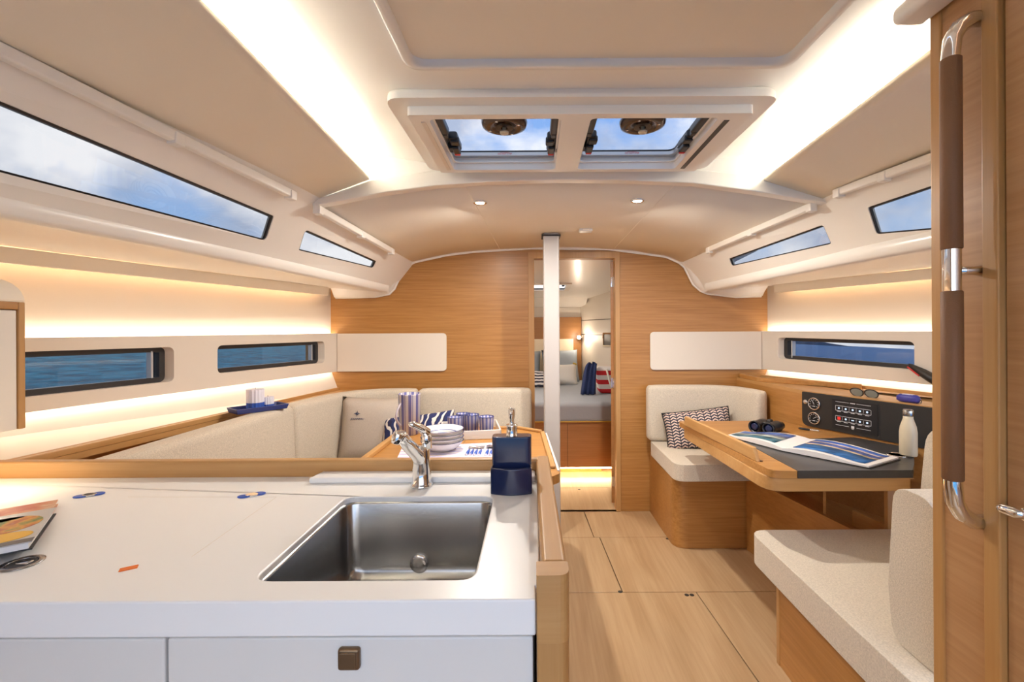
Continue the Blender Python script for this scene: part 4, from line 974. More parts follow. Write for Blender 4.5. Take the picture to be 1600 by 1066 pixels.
# forks and spoons
def cutlery(kind, px, lb, first=None):
    p0 = onZ(px, 711, TT+.006)
    loc = Vector((p0.x, p0.y, TT+.0055))
    if first: return dup(first, loc, lb)
    t = thing(kind, lb, kind, loc, 'blue handled cutlery on the placemat')
    ob('handle', tube([loc+Vector((0, 0, 0)), loc+Vector((.001, .04, .001)), loc+Vector((.002, .085, .0))], [.0062, .0070, .0045], 8), M_blue, t, smooth=True)
    ob('handle_end', lathe([(0, -.004), (.0064, -.002), (.0064, .003), (0, .004)], 10, axisM(loc, (0, 1, 0))), M_wax, t)
    if kind == 'fork':
        b = tube([loc+Vector((.002, .085, 0)), loc+Vector((.002, .115, .002))], [.002, .0025], 6); obox(loc+Vector((.002, .122, .002)), (1, 0, 0), (0, 1, 0), (0, 0, 1), .009, .008, .001, b)
        for q in (-.0075, -.0025, .0025, .0075): tube([loc+Vector((.002+q, .128, .002)), loc+Vector((.002+q, .165, .006))], .0012, 5, b)
    else:
        b = tube([loc+Vector((.002, .085, 0)), loc+Vector((.002, .115, .002))], [.002, .0025], 6)
        add(b, lathe([(0, -.003), (.008, -.002), (.014, .002), (.0145, .003), (.008, 0), (0, -.001)], 14, T(loc.x+.002, loc.y+.137, loc.z+.003) @ Matrix.Scale(1.55, 4, (0, 1, 0))))
    ob('head', b, M_chrome, t, smooth=True)
    return t
fk = cutlery('fork', 728.5, 'leftmost blue handled fork beside the bowls'); cutlery('fork', 735, 'second from left of the four blue handled forks', fk); cutlery('fork', 741.5, 'third from left of the four blue handled forks', fk); cutlery('fork', 748, 'rightmost of the four blue handled forks', fk)
sn = cutlery('spoon', 759, 'blue handled spoon nearer the forks'); cutlery('spoon', 765.5, 'blue handled spoon nearer the soap dispenser', sn)
# white tray
tc_ = Vector((-.355, 2.49, TT+.001)); an = math.radians(10); dv = Vector((math.cos(an), math.sin(an), 0)); nv = Vector((-dv.y, dv.x, 0))
wtray = thing('serving_tray', 'white square serving tray holding the tumblers', 'tray', tc_)
ob('floor_board', prism(orec(.155, .135, 0, tc_), (0, 0, .006)), M_oakX, wtray)
def tside(a, b, h=.046):
    A = tc_+a; B = tc_+b; d = (B-A).normalized(); n_ = Vector((-d.y, d.x, 0))*.009; ob('tray_side', bevel(prism([A, B, B+n_, A+n_], (0, 0, h)), .002, 2), M_wp, wtray)
c4 = [dv*a*.158+nv*b*.138 for a, b in ((-1, -1), (1, -1), (1, 1), (-1, 1))]
for k in range(4): tside(c4[k], c4[(k+1) % 4])
# tumblers (drinking glasses)
def tumb(loc, lb, first=None):
    if first: return dup(first, loc, lb)
    t = thing('tumbler', lb, 'glass', loc, 'striped tumblers in the white tray')
    o = ob('glass', lathe([(0, 0), (.033, 0), (.036, .004), (.0405, .095), (.0405, .097), (.0375, .097), (.034, .012), (0, .010)], 30), M_tumb, smooth=True); o.parent = t; o2 = ob('rim', lathe([(.0372, .0965), (.0412, .0965), (.0412, .0990), (.0372, .0990)], 30), M_tray, smooth=True); o2.parent = t
    return t
tz = TT+.0075
def tl(px, Y): return (uv(px, 670)[0]*Y, Y, tz)
g0 = tumb(tl(711, 2.43), 'left front tumbler with blue stripes in the white tray'); tumb(tl(737.5, 2.50), 'middle tumbler with blue stripes in the white tray', g0); tumb(tl(760, 2.44), 'right tumbler with blue stripes, nearest the soap dispenser', g0); tumb(tl(724, 2.53), 'tumbler at the back, half hidden between the other tumblers', g0)
# jug
jq = onZ(640, 678, TT); jx, jy = jq.x, jq.y
jg = thing('jug', 'tall glass jug with blue and lilac stripes on the table', 'jug', (jx, jy, TT))
o = ob('vessel', lathe([(0, 0), (.050, 0), (.056, .004), (.060, .215), (.062, .222), (.058, .222), (.053, .016), (0, .014)], 36), M_jug, smooth=True); o.parent = jg
hd_ = [Vector((-.034, -.046, 0))+Vector((-.012*math.sin(math.pi*t), -.045*math.sin(math.pi*t), .05+.125*t)) for t in [i/14 for i in range(15)]]
o = ob('handle', tube(hd_, .006, 10), mat('clear_lilac', (.70, .64, .72), .08, trans=.5), smooth=True); o.parent = jg
# settee scatter cushions
c1 = thing('scatter_cushion', 'square beige linen cushion with star emblem in the settee corner', 'cushion', (0, 0, 0))
o = ob('cover', pillow(.385, .40, .15, pinch=.05), M_fabp, smooth=True); o.parent = c1
star = bmesh.new()
for k in range(8):
    a = math.radians(45*k); L_ = .020 if k % 2 == 0 else .012
    p0 = Vector((math.cos(a)*.003, 0, math.sin(a)*.003)); p1 = Vector((math.cos(a)*L_, 0, math.sin(a)*L_)); q = Vector((-math.sin(a), 0, math.cos(a)))*.0026
    prism([p0-q, p1, p0+q], (0, .0016, 0), bm=star)
for v in star.verts: v.co += Vector((-.085, -.0735, .095))
o = ob('star_emblem', star, M_deni); o.parent = c1
o = textmesh('emblem_lettering', 'JEANNEAU', .016, M_deni, None, (-.082, -.0745, .058), (math.radians(90), 0, 0), .0006, .25); o.parent = c1
p = onY(582, 671, 2.83); place(c1, p, -10, 3, 10)
c2 = thing('print_cushion', 'navy and white leaf print cushion on the settee behind the jug', 'cushion', (0, 0, 0))
o = ob('cover', pillow(.46, .30, .14, pinch=.06), M_zebra, smooth=True); o.parent = c2
place(c2, onY(652, 684, 2.745), -28, -7, -4)

# ================================================================== NAVIGATION AREA
n1, n2, n0 = Vector((1.485, 2.49, 0)), Vector((1.726, 1.973, 0)), Vector((1.43, 3.12, 0))
n3 = n2+(n2-n1)*.9
face = [Vector((1.425, 3.215, 0)), n0, n1, n2, n3]
nd = (n2-n1).normalized(); nn = Vector((nd.y, -nd.x, 0)); nn = -nn if nn.x > 0 else nn   # facing inboard
co = thing('nav_console', 'oak chart console along the right hull with a black instrument panel', 'cabinet', (1.6, 2.4, 0))
NT = .75; NZ = .945
hullp = [Vector((RP(y)-.004, y, 0)) for y in (n3.y, 3.215)]
ob('upper_body', prism([(p.x, p.y, .60) for p in face]+[(hullp[1].x, hullp[1].y, .60), (hullp[0].x, hullp[0].y, .60)], (0, 0, NZ-.60-.02)), M_oakY, co)
ob('shelf_top', prism([(p.x, p.y, NZ-.02) for p in face]+[(hullp[1].x, hullp[1].y, NZ-.02), (hullp[0].x, hullp[0].y, NZ-.02)], (0, 0, .02)), M_ledgeY, co)
ob('rear_batten', prism([(RP(y)-d, y, NZ) for y, d in ((1.5, .004), (3.2, .004), (3.2, .018), (1.5, .018))], (0, 0, .018)), M_ledgeY, co)
# corner tray on the console
k0, k1 = onZ(1162, 592, NZ+.02), onZ(1290, 603, NZ+.02)
tb = bmesh.new()
for a, b in (((1.44, 3.19), (1.44, 2.95)), ((1.44, 2.95), (RP(2.55)-.05, 2.55)), ((1.44, 3.19), (1.56, 3.19))):
    A, B = Vector((*a, NZ)), Vector((*b, NZ)); d = (B-A).normalized(); n_ = Vector((-d.y, d.x, 0))*.012; prism([A, B, B+n_, A+n_], (0, 0, .028), bm=tb)
ob('corner_tray', tb, M_oakY, co, bev=.002)
PN = n1+nn*.001
def ip(px, py, off=.006): return onpl(px, py, PN+nn*off, nn)
pa, pb, pc, pd = ip(1253, 610), ip(1470, 645), ip(1470, 716), ip(1253, 654)
q2 = []
def to2(p): return ((p-n1).dot(nd), p.z)
def to3(s, z, off): return n1+nd*s+nn*off+Vector((0, 0, z))
s0, s1 = to2(pa)[0], to2(pb)[0]
P2 = rround([(s0, NT+.008), (s1, NT+.008), (s1, NZ-.004), (s0, NZ-.004)], [.035, .0, .0, .006], 5)
ip_ = ob('instrument_panel', prism([to3(s, z, .001) for s, z in P2], nn*.006), M_blackm, co)
def gauge(px, py, r):
    c = ip(px, py, .007); M = axisM(c, nn)
    g = ob('gauge', lathe([(r, 0), (r, .006), (r*.86, .008), (r*.84, .004)], 28, M), M_chrome, ip_, smooth=True)
    # face and needles kept as one sub-part each via joining onto the gauge level
    return M
for px, py in ((1272.5, 631), (1272.5, 653.5)):
    M = gauge(px, py, .033)
    ob('gauge_dial', lathe([(.0285, .0045), (.0, .0045)], 24, M), M_black, ip_)
    nb_ = bmesh.new()
    for k in range(9):
        a = math.radians(-130+k*32.5+90); add(nb_, box(-.0012, .0012, .019, .025, .0046, .0052), M @ Matrix.Rotation(a-math.pi/2, 4, 'Z'))
    add(nb_, box(-.001, .001, -.004, .018, .0052, .0058), M @ Matrix.Rotation(.5 if py < 640 else -1.0, 4, 'Z')); add(nb_, box(-.008, .008, -.015, -.012, .0046, .005), M)
    ob('gauge_markings', nb_, M_print, ip_)
ob('panel_knob', lathe([(0, 0), (.013, 0), (.013, .005), (.009, .009), (0, .010)], 18, axisM(ip(1259, 628, .007), nn)), M_chrome, ip_, smooth=True)
# switch panel
pls = [to2(ip(1300, 625)), to2(ip(1372, 630)), to2(ip(1372, 690)), to2(ip(1300, 668))]
sx0, sx1 = pls[0][0], pls[1][0]
ob('switch_plate', prism([to3(s, z, .007) for s, z in rround([(sx0, .772), (sx1, .772), (sx1, .925), (sx0, .925)], .004, 2)], nn*.002), M_black, ip_)
pr = bmesh.new(); ic = bmesh.new(); ir = bmesh.new()
def bar(s0, s1, z0, z1, dst, off=.0092): prism([to3(s0, z0, off), to3(s1, z0, off), to3(s1, z1, off), to3(s0, z1, off)], nn*.0006, bm=dst)
m0, m1 = sx0+(sx1-sx0)*.09, sx0+(sx1-sx0)*.86; L5 = (m1-m0)/5; mid = (m0+m1)/2
for row, zc in enumerate((.880, .828)):
    h = .0115
    bar(m0, m1, zc+h, zc+h+.0016, pr); bar(m0, m1, zc-h-.0016, zc-h, pr); bar(m0-.0012, m0, zc-h, zc+h, pr); bar(m1, m1+.0012, zc-h, zc+h, pr)
    for k in range(5):
        if k: bar(m0+L5*k-.0005, m0+L5*k+.0005, zc-h*.7, zc+h*.7, pr)
        sc = m0+L5*(k+.5); d = ir if (row == 1 and k == 0) else ic
        if row == 1 and k == 2: bar(sc-.006, sc+.006, zc-.002, zc+.002, d, .0094)
        else: add(d, lathe([(.0046, 0), (.0046, .0008), (0, .0008)], 12, axisM(to3(sc, zc, .0092), nn)))
        if row == 1 and k == 0: bar(sc-.0075, sc+.0075, zc-.0075, zc+.0075, d, .0090)
        bar(sc-.009, sc+.009, zc-h-.0065, zc-h-.0040, pr)
bar(m0, mid-.018, .9115, .9130, pr); bar(mid+.018, m1, .9115, .9130, pr); bar(mid-.012, mid+.012, .9105, .9140, pr)
bar(m0, mid-.018, .793, .7945, pr); bar(mid+.018, m1, .793, .7945, pr); bar(mid-.007, mid+.007, .788, .800, pr); bar(mid-.005, mid+.005, .783, .7855, pr)
ob('switch_markings', pr, M_print, ip_); ob('switch_icons', ic, E_icon, ip_); ob('red_switch_icon', ir, E_iconr, ip_)
ob('panel_split', prism([to3(sx1+.006, .76, .0071), to3(sx1+.009, .76, .0071), to3(sx1+.009, .94, .0071), to3(sx1+.006, .94, .0071)], nn*.0004), M_black, ip_)
# lower cabinet with open shelf
l1, l2 = Vector((1.248, 2.56, 0)), Vector((1.375, 1.90, 0))
l0 = l1+(l1-l2)*.14; l3 = l2+(l2-l1)*.05
low = [l0, l1, l2, l3]
ob('lower_front', prism([(p.x, p.y, 0) for p in low]+[(p.x+.02, p.y, 0) for p in low[::-1]], (0, 0, .42)), M_oakY, co)
ob('shelf_board', prism([(p.x+.02, p.y, .37) for p in low]+[(RP(l3.y)-.02, l3.y, .37), (RP(l0.y)-.02, l0.y, .37)], (0, 0, .015)), M_oakY, co)
ob('shelf_back', prism([(p.x+.02, p.y, .385) for p in (n0, n1, n2, n3)]+[(p.x+.035, p.y, .385) for p in (n3, n2, n1, n0)], (0, 0, .22)), M_oakD, co)
dvp = l1.lerp(l2, .68)
dq = Vector((dvp.x, dvp.y, 0)).normalized(); dm = Vector((dq.y, -dq.x, 0))*.012; a_ = Vector((dvp.x, dvp.y, .386))+dq*.03; b_2 = a_+dq*.26
ob('shelf_divider', prism([a_, b_2, b_2+dm, a_+dm], (0, 0, .25)), M_oakY, co)
lq = (l2-l1).normalized()
ob('inner_lip', prism([(l1.lerp(l2, t).x+d, l1.lerp(l2, t).y, .385) for t, d in ((.74, .10), (1.02, .10), (1.02, .115), (.74, .115))], (0, 0, .075)), M_ledgeY, co)
# chart table
nt_ = thing('chart_table', 'oak chart table with black inset and raised left edge', 'table', (1.1, 2.1, .67))
cpoly = [(.90, 1.722), (1.46, 1.722), (1.56, 1.80), (1.69, 2.035), (1.475, 2.495), (1.44, 2.68), (.835, 2.66), (.845, 2.5)]
cp = rround(cpoly, [.07, 0, 0, 0, 0, 0, .03, 0], 6)
XI = .992
left = rround([(.895, 1.722), (XI, 1.722), (XI, 2.30), (.848, 2.66 - .0)], [.06, 0, 0, 0], 6)
oak_poly = rround([(.895, 1.722), (XI, 1.722), (XI, 2.19), (1.565, 2.19+.06), (1.475, 2.488), (1.435, 2.66), (.838, 2.66)], [.065, 0, 0, 0, 0, 0, .02], 6)
ob('oak_top', prism([(x, y, NT-.030) for x, y in oak_poly], (0, 0, .030)), M_oakX, nt_, bev=.002)
blk = [(XI+.0015, 1.722), (1.43, 1.722), (1.50, 1.80), (1.69, 2.03), (1.575, 2.245), (XI+.0015, 2.185)]
ob('black_inset', prism([(x, y, NT-.030) for x, y in blk], (0, 0, .030)), M_dark, nt_, bev=.0015)
apr = rround([(.885, 1.735), (1.43, 1.735), (1.66, 2.02), (1.46, 2.46), (1.42, 2.62), (.85, 2.62)], [.075, 0, 0, 0, 0, .03], 6)
ob('apron', prism([(x, y, NT-.085) for x, y in apr], (0, 0, .0545)), M_ledge, nt_, bev=.004)
fa_, fb_ = Vector((.832, 2.545, NT)), Vector((.893, 1.835, NT))
d = (fb_-fa_).normalized(); n_ = Vector((-d.y, d.x, 0)); n_ = n_ if n_.x > 0 else -n_
pts = [fa_+d*0, fb_, fb_+d*-.03+Vector((0, 0, .052)), fa_+d*.012+Vector((0, 0, .052))]
ob('raised_edge', prism(pts, n_*.018), M_ledgeY, nt_, bev=.004)
ob('hinge_pin', lathe([(0, 0), (.006, 0), (.006, .004), (0, .005)], 10, T(fb_.x+.022, fb_.y+.006, NT)), M_brz, nt_)
lg = [(1.37, NT-.085), (1.37, .42), (1.435, .42), (1.435, .62)]+[(1.435+.05*(1-math.cos(t*math.pi/2)), .62+.045*math.sin(t*math.pi/2)) for t in (.25, .5, .75, 1)]
ob('support_leg', prism([(x+.085, 1.88, z) for x, z in lg], (0, .02, 0)), M_oakZ, nt_, bev=.002)
hp_ = onZ(1402, 711, NT)
ob('cup_ring', lathe([(.030, 0), (.040, 0), (.041, .002), (.034, .003), (.030, .0005)], 24, T(hp_.x, hp_.y, NT)), M_chrome, nt_, smooth=True); ob('cup_hole', lathe([(.030, .0006), (0, .0006)], 20, T(hp_.x, hp_.y, NT)), M_black, nt_)
# open book
bkA = [onZ(1135, 677, NT+.02), onZ(1218, 700, NT+.02), onZ(1357, 729, NT+.02), onZ(1405, 716, NT+.02), onZ(1265, 690, NT+.022), onZ(1165, 673, NT+.022)]
spn0, spn1 = onZ(1222, 703, NT+.008), onZ(1266, 688, NT+.008)
bk = thing('open_book', 'open picture book of sea photographs on the chart table', 'book', spn0)
Lf, Lb_ = onZ(1137, 679, NT+.012), onZ(1163, 673, NT+.012)
Rf, Rb_ = onZ(1357, 731, NT+.004), onZ(1404, 717, NT+.004)
hz = lambda t: .006+.018*math.sin(math.pi*min(1, t*1.15+.05))**.8*(1-.35*t)
def page(a0, b0, a1, b1, zo, m, nm, u0=0, u1=1, v0=0, v1=1, th=.0):
    rows = []
    for i in range(11):
        t = lerp(u0, u1, i/10); A = a0.lerp(a1, t); B = b0.lerp(b1, t); h = hz(t)
        rows.append([Vector((A.lerp(B, v).x, A.lerp(B, v).y, NT+.004+h+zo)) for v in (v0, v1)])
    b = bmesh.new(); loft(rows, bm=b); bmesh.ops.recalc_face_normals(b, faces=b.faces)
    o = ob(nm, b, m, bk, smooth=True); 
    if th: k = o.modifiers.new('t', 'SOLIDIFY'); k.thickness = th; k.offset = 0
def pblock(a0, b0, a1, b1, nm):
    rows = []
    for i in range(11):
        t = i/10; A = a0.lerp(a1, t); B = b0.lerp(b1, t); h = hz(t)
        rows.append([Vector((A.x, A.y, NT+.004)), Vector((B.x, B.y, NT+.004)), Vector((B.x, B.y, NT+.004+h)), Vector((A.x, A.y, NT+.004+h))])
    ob(nm, loftcap(rows), M_page, bk)
pblock(spn0, spn1, Lf, Lb_, 'left_pages'); pblock(spn0, spn1, Rf, Rb_, 'right_pages')
bands = [((.10, .40), (.03, .12, .17)), ((.40, .58), (.30, .33, .30)), ((.58, .72), (.10, .14, .30)), ((.72, .93), (.06, .12, .36))]
for (a, b), c in bands: page(spn0, spn1, Lf, Lb_, .0012, picture('coast_band', [tuple(x*.45 for x in c), c, tuple(min(1, x*1.5+.03) for x in c)], 14, (1, 2, 1)), 'left_picture', .17, .97, a, b, .0006)
bands = [((.10, .50), (.008, .10, .30)), ((.50, .58), (.50, .38, .24)), ((.58, .72), (.05, .09, .30)), ((.72, .80), (.50, .42, .46)), ((.80, .93), (.03, .12, .48))]
for (a, b), c in bands: page(spn0, spn1, Rf, Rb_, .0012, picture('sea_band', [tuple(x*.5 for x in c), c, tuple(min(1, x*1.5+.02) for x in c)], 12, (1, 2, 1)), 'right_picture', .10, .93, a, b, .0006)
ex = lambda c_, q, k: q+(q-c_)*k
cov = [ex(spn0, Lf, .02), spn0, ex(spn0, Rf, .02), ex(spn1, Rb_, .02), spn1, ex(spn1, Lb_, .02)]
ob('cover', prism([(p.x, p.y, NT+.0006) for p in cov], (0, 0, .003)), M_blackm, bk)
# binoculars
bn0 = onZ(1205, 676, NT)
bi = thing('binoculars', 'black binoculars lying on the chart table', 'binoculars', bn0)
ctr = onZ(1203, 677, NT); 
ax = Vector((-.80, -.60, 0)).normalized(); sd = Vector((-ax.y, ax.x, 0))
for k, s in enumerate((-1, 1)):
    c = Vector((ctr.x+.005, ctr.y+.03, NT+.031))+sd*.036*s
    b = lathe([(0, -.070), (.018, -.070), (.020, -.066), (.020, -.045), (.027, -.036), (.030, -.020), (.029, .015), (.026, .025), (.027, .055), (.030, .060), (.030, .074), (.026, .074), (.025, .066), (0, .066)], 24, axisM(c, ax))
    ob('barrel', b, M_black, bi, smooth=True); ob('lens', lathe([(.0248, .0665), (.012, .069), (0, .0695)], 20, axisM(c, ax)), M_navy, bi, smooth=True)
ob('bridge', bevel(obox(Vector((ctr.x+.005, ctr.y+.03, NT+.042))-ax*.012, ax, sd, (0, 0, 1), .032, .034, .010), .006, 3), M_black, bi, smooth=True, wn=True)
ob('focus_wheel', lathe([(0, -.014), (.011, -.014), (.012, -.010), (.012, .010), (.011, .014), (0, .014)], 18, axisM(Vector((ctr.x+.005, ctr.y+.03, NT+.052))-ax*.02, ax)), M_blackm, bi, smooth=True)
# pen
p0, p1 = onZ(1247, 669, NT+.006), onZ(1280, 674, NT+.006)
pe = thing('pen', 'black and silver pen lying on the chart table by the gauges', 'pen', p0)
ob('barrel', tube([p0, p0.lerp(p1, .1), p0.lerp(p1, .55)], [.002, .0055, .0055], 10), M_black, pe, smooth=True); ob('grip', tube([p0.lerp(p1, .55), p0.lerp(p1, .6), p0.lerp(p1, .95), p1], [.0045, .0058, .0058, .003], 10), M_chrome, pe, smooth=True)
# bottle
bo = onZ(1421, 714, NT+.002); bx, by = bo.x+.012, bo.y+.02
btl = thing('flask', 'cream insulated flask with steel cap on the chart table', 'bottle', (bx, by, NT))
ob('body', lathe([(0, .0035), (.029, .0035), (.031, .008), (.031, .100), (.028, .124), (.021, .146), (.0175, .158), (.0175, .168), (0, .168)], 30, T(bx, by, NT)), M_bottle, btl, smooth=True)
ob('cap', lathe([(0, .168), (.018, .168), (.019, .172), (.019, .190), (.016, .196), (0, .197)], 26, T(bx, by, NT)), M_steel, btl, smooth=True)
# sunglasses
g0_ = onZ(1348, 617, NZ+.012)
sg = thing('sunglasses', 'black rimmed sunglasses resting on the console shelf', 'sunglasses', g0_)
ga = (onZ(1371, 620, NZ)-onZ(1323, 612, NZ)); gw = .068; gd = nd
gnn = nn
cG = n1+nd*to2(onpl(1347, 618, n1-nn*.03, nn))[0]-nn*.045+Vector((0, 0, NZ+.022))
for s in (-1, 1):
    lp_ = [(gw*.5*s+.030*math.cos(t)*(1), (.024 if math.sin(t) < 0 else .018)*math.sin(t)-.004*math.cos(t)*s*0) for t in [i*2*math.pi/20 for i in range(20)]]
    pts = [cG+gd*a+Vector((0, 0, b))+gnn*(b*.4) for a, b in lp_]
    ob('rim', tube(pts+[pts[0]], .0028, 8, cap=False), M_blackm, sg, smooth=True)
    ob('lens', prism(pts, gnn*.0012), mat('sunglass_lens', (.30, .36, .37), .06, .5), sg)
    h = cG+gd*(.066*s)+Vector((0, 0, .004)); ob('temple', tube([h, h-gnn*.02+gd*.004*s, h-gnn*.05-gd*.03*s+Vector((0, 0, -.012)), h-gnn*.055-gd*.10*s+Vector((0, 0, -.020))], .0022, 8), M_blackm, sg, smooth=True)
ob('nose_bridge', tube([cG-gd*.008+Vector((0, 0, .006)), cG+Vector((0, 0, .010)), cG+gd*.008+Vector((0, 0, .006))], .0028, 8), M_brz, sg, smooth=True)
# glasses pouch
cP = n1+nd*to2(onpl(1418, 630, n1-nn*.04, nn))[0]-nn*.045+Vector((0, 0, NZ+.018))
gp = thing('glasses_pouch', 'crumpled purple blue glasses pouch on the console shelf', 'pouch', cP-Vector((0, 0, .018)))
pb_ = lathe([(0, -.046), (.010, -.044), (.018, -.034), (.020, -.012), (.019, .016), (.020, .034), (.013, .044), (0, .047)], 20, axisM(cP, nd) @ Matrix.Scale(.9, 4, (1, 0, 0)))
for v in pb_.verts: v.co += nn*.003*math.sin(v.co.z*400+v.co.y*90)
M_pou = mat('purple_blue_pouch', (.055, .05, .30), .5); ob('pouch', pb_, M_pou, gp, smooth=True)
ob('pouch_label', bevel(obox(cP+Vector((0, 0, .0185)), nd, nn, (0, 0, 1), .022, .009, .0015), .001, 1), M_wax, gp); ob('drawstring', tube([cP+nd*.045, cP+nd*.052+Vector((0, 0, -.004)), cP+nd*.054+nn*.01+Vector((0, 0, -.014))], .002, 6), M_blackm, gp)
# black handle on the hull panel
h0 = onS(1427, 570, RP); h1 = onS(1470, 591, RP)
H0 = Vector((RP(h0[0])-.02, h0[0], h0[1])); H1 = Vector((RP(h1[0])-.045, h1[0], h1[1]))
hb_ = thing('handset', 'black tapered handset with red edge on the right hull panel', 'handset', H0)
ob('body', tube([H0, H0.lerp(H1, .15), H0.lerp(H1, .6), H1, H1+(H1-H0)*.4], [.008, .012, .021, .024, .022], 12), M_blackm, hb_, smooth=True)
ob('red_edge', tube([H0+Vector((-.010, 0, -.012)), H0.lerp(H1, .6)+Vector((-.017, 0, -.016))], .004, 8), M_red, hb_, label='thin red edge strip')
ob('mount', rbox(H1.x, H1.x+.05, H1.y-.02, H1.y+.02, H1.z-.02, H1.z+.02, .005), M_black, hb_)

# nav bench at the bulkhead
bn = thing('nav_bench', 'cream cushioned bench on a rounded oak base against the bulkhead', 'bench', (1.1, 2.9, 0))
bpo = rround([(.815, 2.665), (1.240, 2.665), (1.240, 3.212), (.808, 3.212)], [.085, 0, 0, 0], 8)
ob('base', prism([(x, y, 0) for x, y in bpo], (0, 0, .43)), M_oakX, bn, bev=.002)
ob('seat_cushion', cushion(rround([(.785, 2.545), (1.38, 2.56), (1.38, 3.10), (.785, 3.10)], [.07, .02, .02, .02], 5), .432, .527, .042), M_fab, bn, smooth=True, wn=True)
bpth = [(.765, 3.165), (1.0, 3.165), (1.22, 3.15), (1.34, 3.09), (1.405, 2.97), (1.445, 2.80)]
backc(bpth, .10, .527, .905, par_=bn, nm='back_cushion', r=.036)
nc = thing('chevron_cushion', 'oblong black and pink chevron cushion on the nav bench', 'cushion', (0, 0, 0))
o = ob('cover', pillow(.42, .25, .13, pinch=.05), M_chev, smooth=True); o.parent = nc
rim_ = []
for k in range(4*12):
    sdn, t = divmod(k, 12); t = t/12*2-1
    u, v = ((t, -1), (1, t), (-t, 1), (-1, -t))[sdn]; rim_.append(Vector((u*.21*(1-.05*(1-v*v)), 0, v*.125*(1-.05*(1-u*u)))))
o = ob('piping', tube(rim_+[rim_[0]], .004, 6, cap=False), M_blackm, smooth=True); o.parent = nc
place(nc, onY(1091, 671, 2.93), -18, -8, -10)

# nav seat in the right foreground
ns = thing('navigator_bench', 'cream cushioned forward facing bench on an oak base beside the partition', 'bench', (1.2, 1.5, 0))
ob('base', prism([(x, y, 0) for x, y in rround([(.930, 1.02), (1.55, 1.02), (1.55, 1.755), (.930, 1.755)], [0, 0, 0, .015], 3)], (0, 0, .345)), M_oakY, ns, bev=.002)
ob('corner_edging', rbox(.9265, .945, 1.735, 1.7565, 0, .344, .004), M_oakZ, ns)
scs = cushion(rround([(.875, .98), (1.62, .98), (1.62, 1.87), (.875, 1.87)], [.02, .02, .02, .07], 5), .347, .462, .040, 5)
ob('seat_cushion', scs, M_fab, ns, smooth=True, wn=True)
bcx = onY(1394, 900, 1.21).x
ob('back_cushion', bevel(prism([(x, y, z) for (x, y, z) in [(bcx, yy, zz) for yy, zz in rround([(1.06, .464), (1.21, .464), (1.225, .60), (1.205, .875), (1.08, .875)], [.03, .05, .10, .05, .05], 5)]], (.60, 0, 0)), .028, 4), M_fab, ns, smooth=True, wn=True)
sideo = [(yy, zz) for yy, zz in rround([(1.235, .464), (1.67, .464), (1.715, .58), (1.675, .93), (1.235, .93)], [.03, .06, .2, .09, .03], 6)]
ob('side_cushion', bevel(prism([(1.44, yy, zz) for yy, zz in sideo], (.13, 0, 0)), .03, 4), M_fab, ns, smooth=True, wn=True)

# grab rail on the partition
gx, gy = .814, .887
zT, zM, zBt = onX(1532, 38, PX).z, onX(1535, 423, PX).z, onX(1530, 805, PX).z
gr = thing('grab_rail', 'long chrome grab rail with brown leather grips on the partition', 'handrail', (PX, gy, zBt))
zt1, zl1, zl2, zl3, zl4 = onY(1489, 92, gy).z, onY(1489, 390, gy).z, onY(1489, 455, gy).z, onY(1489, 750, gy).z, 0
def bend(z, up_):
    s = 1 if up_ else -1
    return [Vector((PX, gy, z+s*.010)), Vector((PX-.022, gy, z+s*.008)), Vector((gx+.016, gy, z-s*.008)), Vector((gx+.004, gy, z-s*.03)), Vector((gx, gy, z-s*.065))]
bt = bend(zT, True); bb2 = bend(zBt, False)
ob('bar', tube(bt+[Vector((gx, gy, zM))]+bb2[::-1], .0150, 18), M_chrome, gr, smooth=True)
ob('leather_grip', lathe([(.0152, zl1), (.0172, zl1+.002), (.0172, zt1-.002), (.0152, zt1)], 24, T(gx, gy, 0)), M_lea, gr, smooth=True)
ob('leather_grip', lathe([(.0152, zl3), (.0172, zl3+.002), (.0172, zl2-.002), (.0152, zl2)], 24, T(gx, gy, 0)), M_lea, gr, smooth=True)
ob('middle_post', tube([(gx, gy, zM), (PX-.02, gy, zM), (PX-.001, gy, zM)], [.008, .0085, .012], 14), M_chrome, gr, smooth=True)

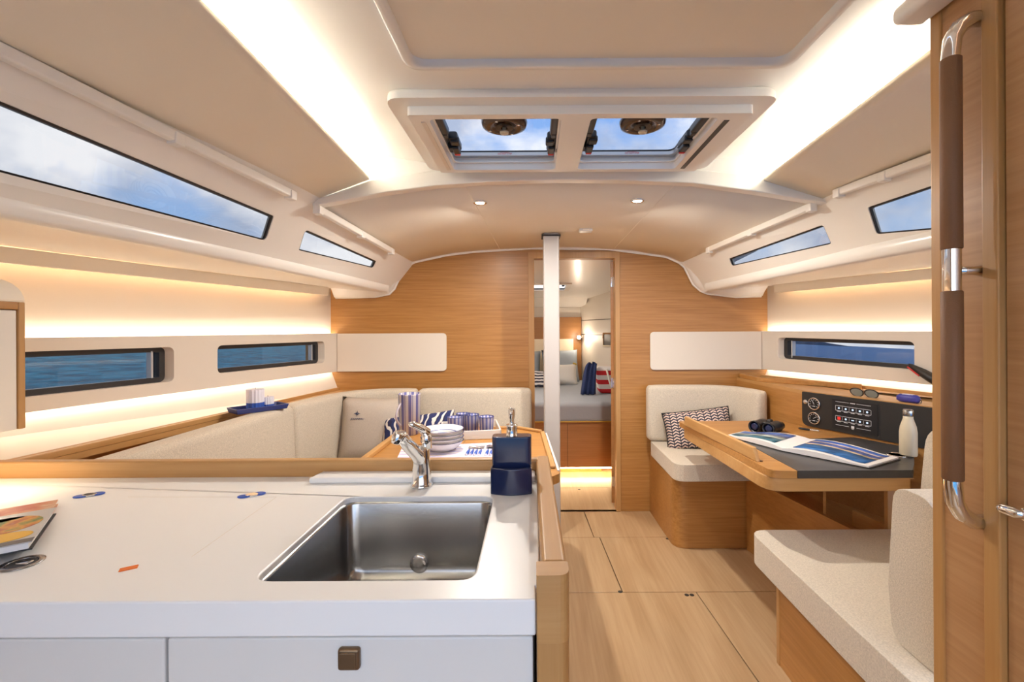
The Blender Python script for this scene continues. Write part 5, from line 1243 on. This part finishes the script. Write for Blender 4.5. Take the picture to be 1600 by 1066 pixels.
# ================================================================== OUTSIDE: sea and a distant headland
m = bpy.data.materials.new('sea_water'); m.use_nodes = True; n = m.node_tree.nodes; l = m.node_tree.links; b = n['Principled BSDF']
t = n.new('ShaderNodeTexCoord'); z = n.new('ShaderNodeTexNoise'); z.inputs['Scale'].default_value = 1.5; z.inputs['Detail'].default_value = 5; z.inputs['Roughness'].default_value = .62
mp = n.new('ShaderNodeMapping'); mp.inputs['Scale'].default_value = (1, 1, 1); l.new(t.outputs['Object'], mp.inputs[0]); l.new(mp.outputs[0], z.inputs['Vector'])
bb = n.new('ShaderNodeBump'); bb.inputs['Strength'].default_value = .9; bb.inputs['Distance'].default_value = .5; l.new(z.outputs[0], bb.inputs['Height']); l.new(bb.outputs[0], b.inputs['Normal'])
sx = n.new('ShaderNodeSeparateXYZ'); l.new(t.outputs['Object'], sx.inputs[0])
mr = n.new('ShaderNodeMapRange'); mr.inputs[1].default_value = -60; mr.inputs[2].default_value = 20; l.new(sx.outputs[0], mr.inputs[0])
rp_ = n.new('ShaderNodeValToRGB'); rp_.color_ramp.elements[0].position = 0; rp_.color_ramp.elements[0].color = (.02, .46, .56, 1); rp_.color_ramp.elements[1].position = 1; rp_.color_ramp.elements[1].color = (.02, .19, .48, 1)
e = rp_.color_ramp.elements.new(.62); e.color = (.02, .22, .34, 1)
l.new(mr.outputs[0], rp_.inputs[0]); mx = n.new('ShaderNodeMixRGB'); mx.blend_type = 'MULTIPLY'; mx.inputs[0].default_value = .75; l.new(rp_.outputs[0], mx.inputs[1])
r3 = n.new('ShaderNodeValToRGB'); r3.color_ramp.elements[0].position = .40; r3.color_ramp.elements[0].color = (.12, .15, .22, 1); r3.color_ramp.elements[1].position = .60; r3.color_ramp.elements[1].color = (1.0, 1, 1, 1); l.new(z.outputs[0], r3.inputs[0]); l.new(r3.outputs[0], mx.inputs[2]); l.new(mx.outputs[0], b.inputs['Base Color'])
b.inputs['Roughness'].default_value = .5; b.inputs['Specular IOR Level'].default_value = .18
R_ = 3500; TS = .057
sea = st(ob('sea', prism([(-R_, -R_, -1.0+TS*R_), (R_, -R_, -1.0-TS*R_), (R_, R_, -1.0-TS*R_), (-R_, R_, -1.0+TS*R_)], (0, 0, -.5)), m), 'open blue sea outside the hull windows')
hl_ = [(420, 0), (470, 22), (520, 30), (560, 20), (610, 11), (660, 6), (720, 0)]
hm = mat('blue_haze_headland', (.06, .11, .19), .9)
hill = st(ob('hills', prism([(x, 1000, -1-TS*x+h_-2) for x, h_ in hl_], (200, 250, -14)), hm), 'distant blue headland on the horizon')
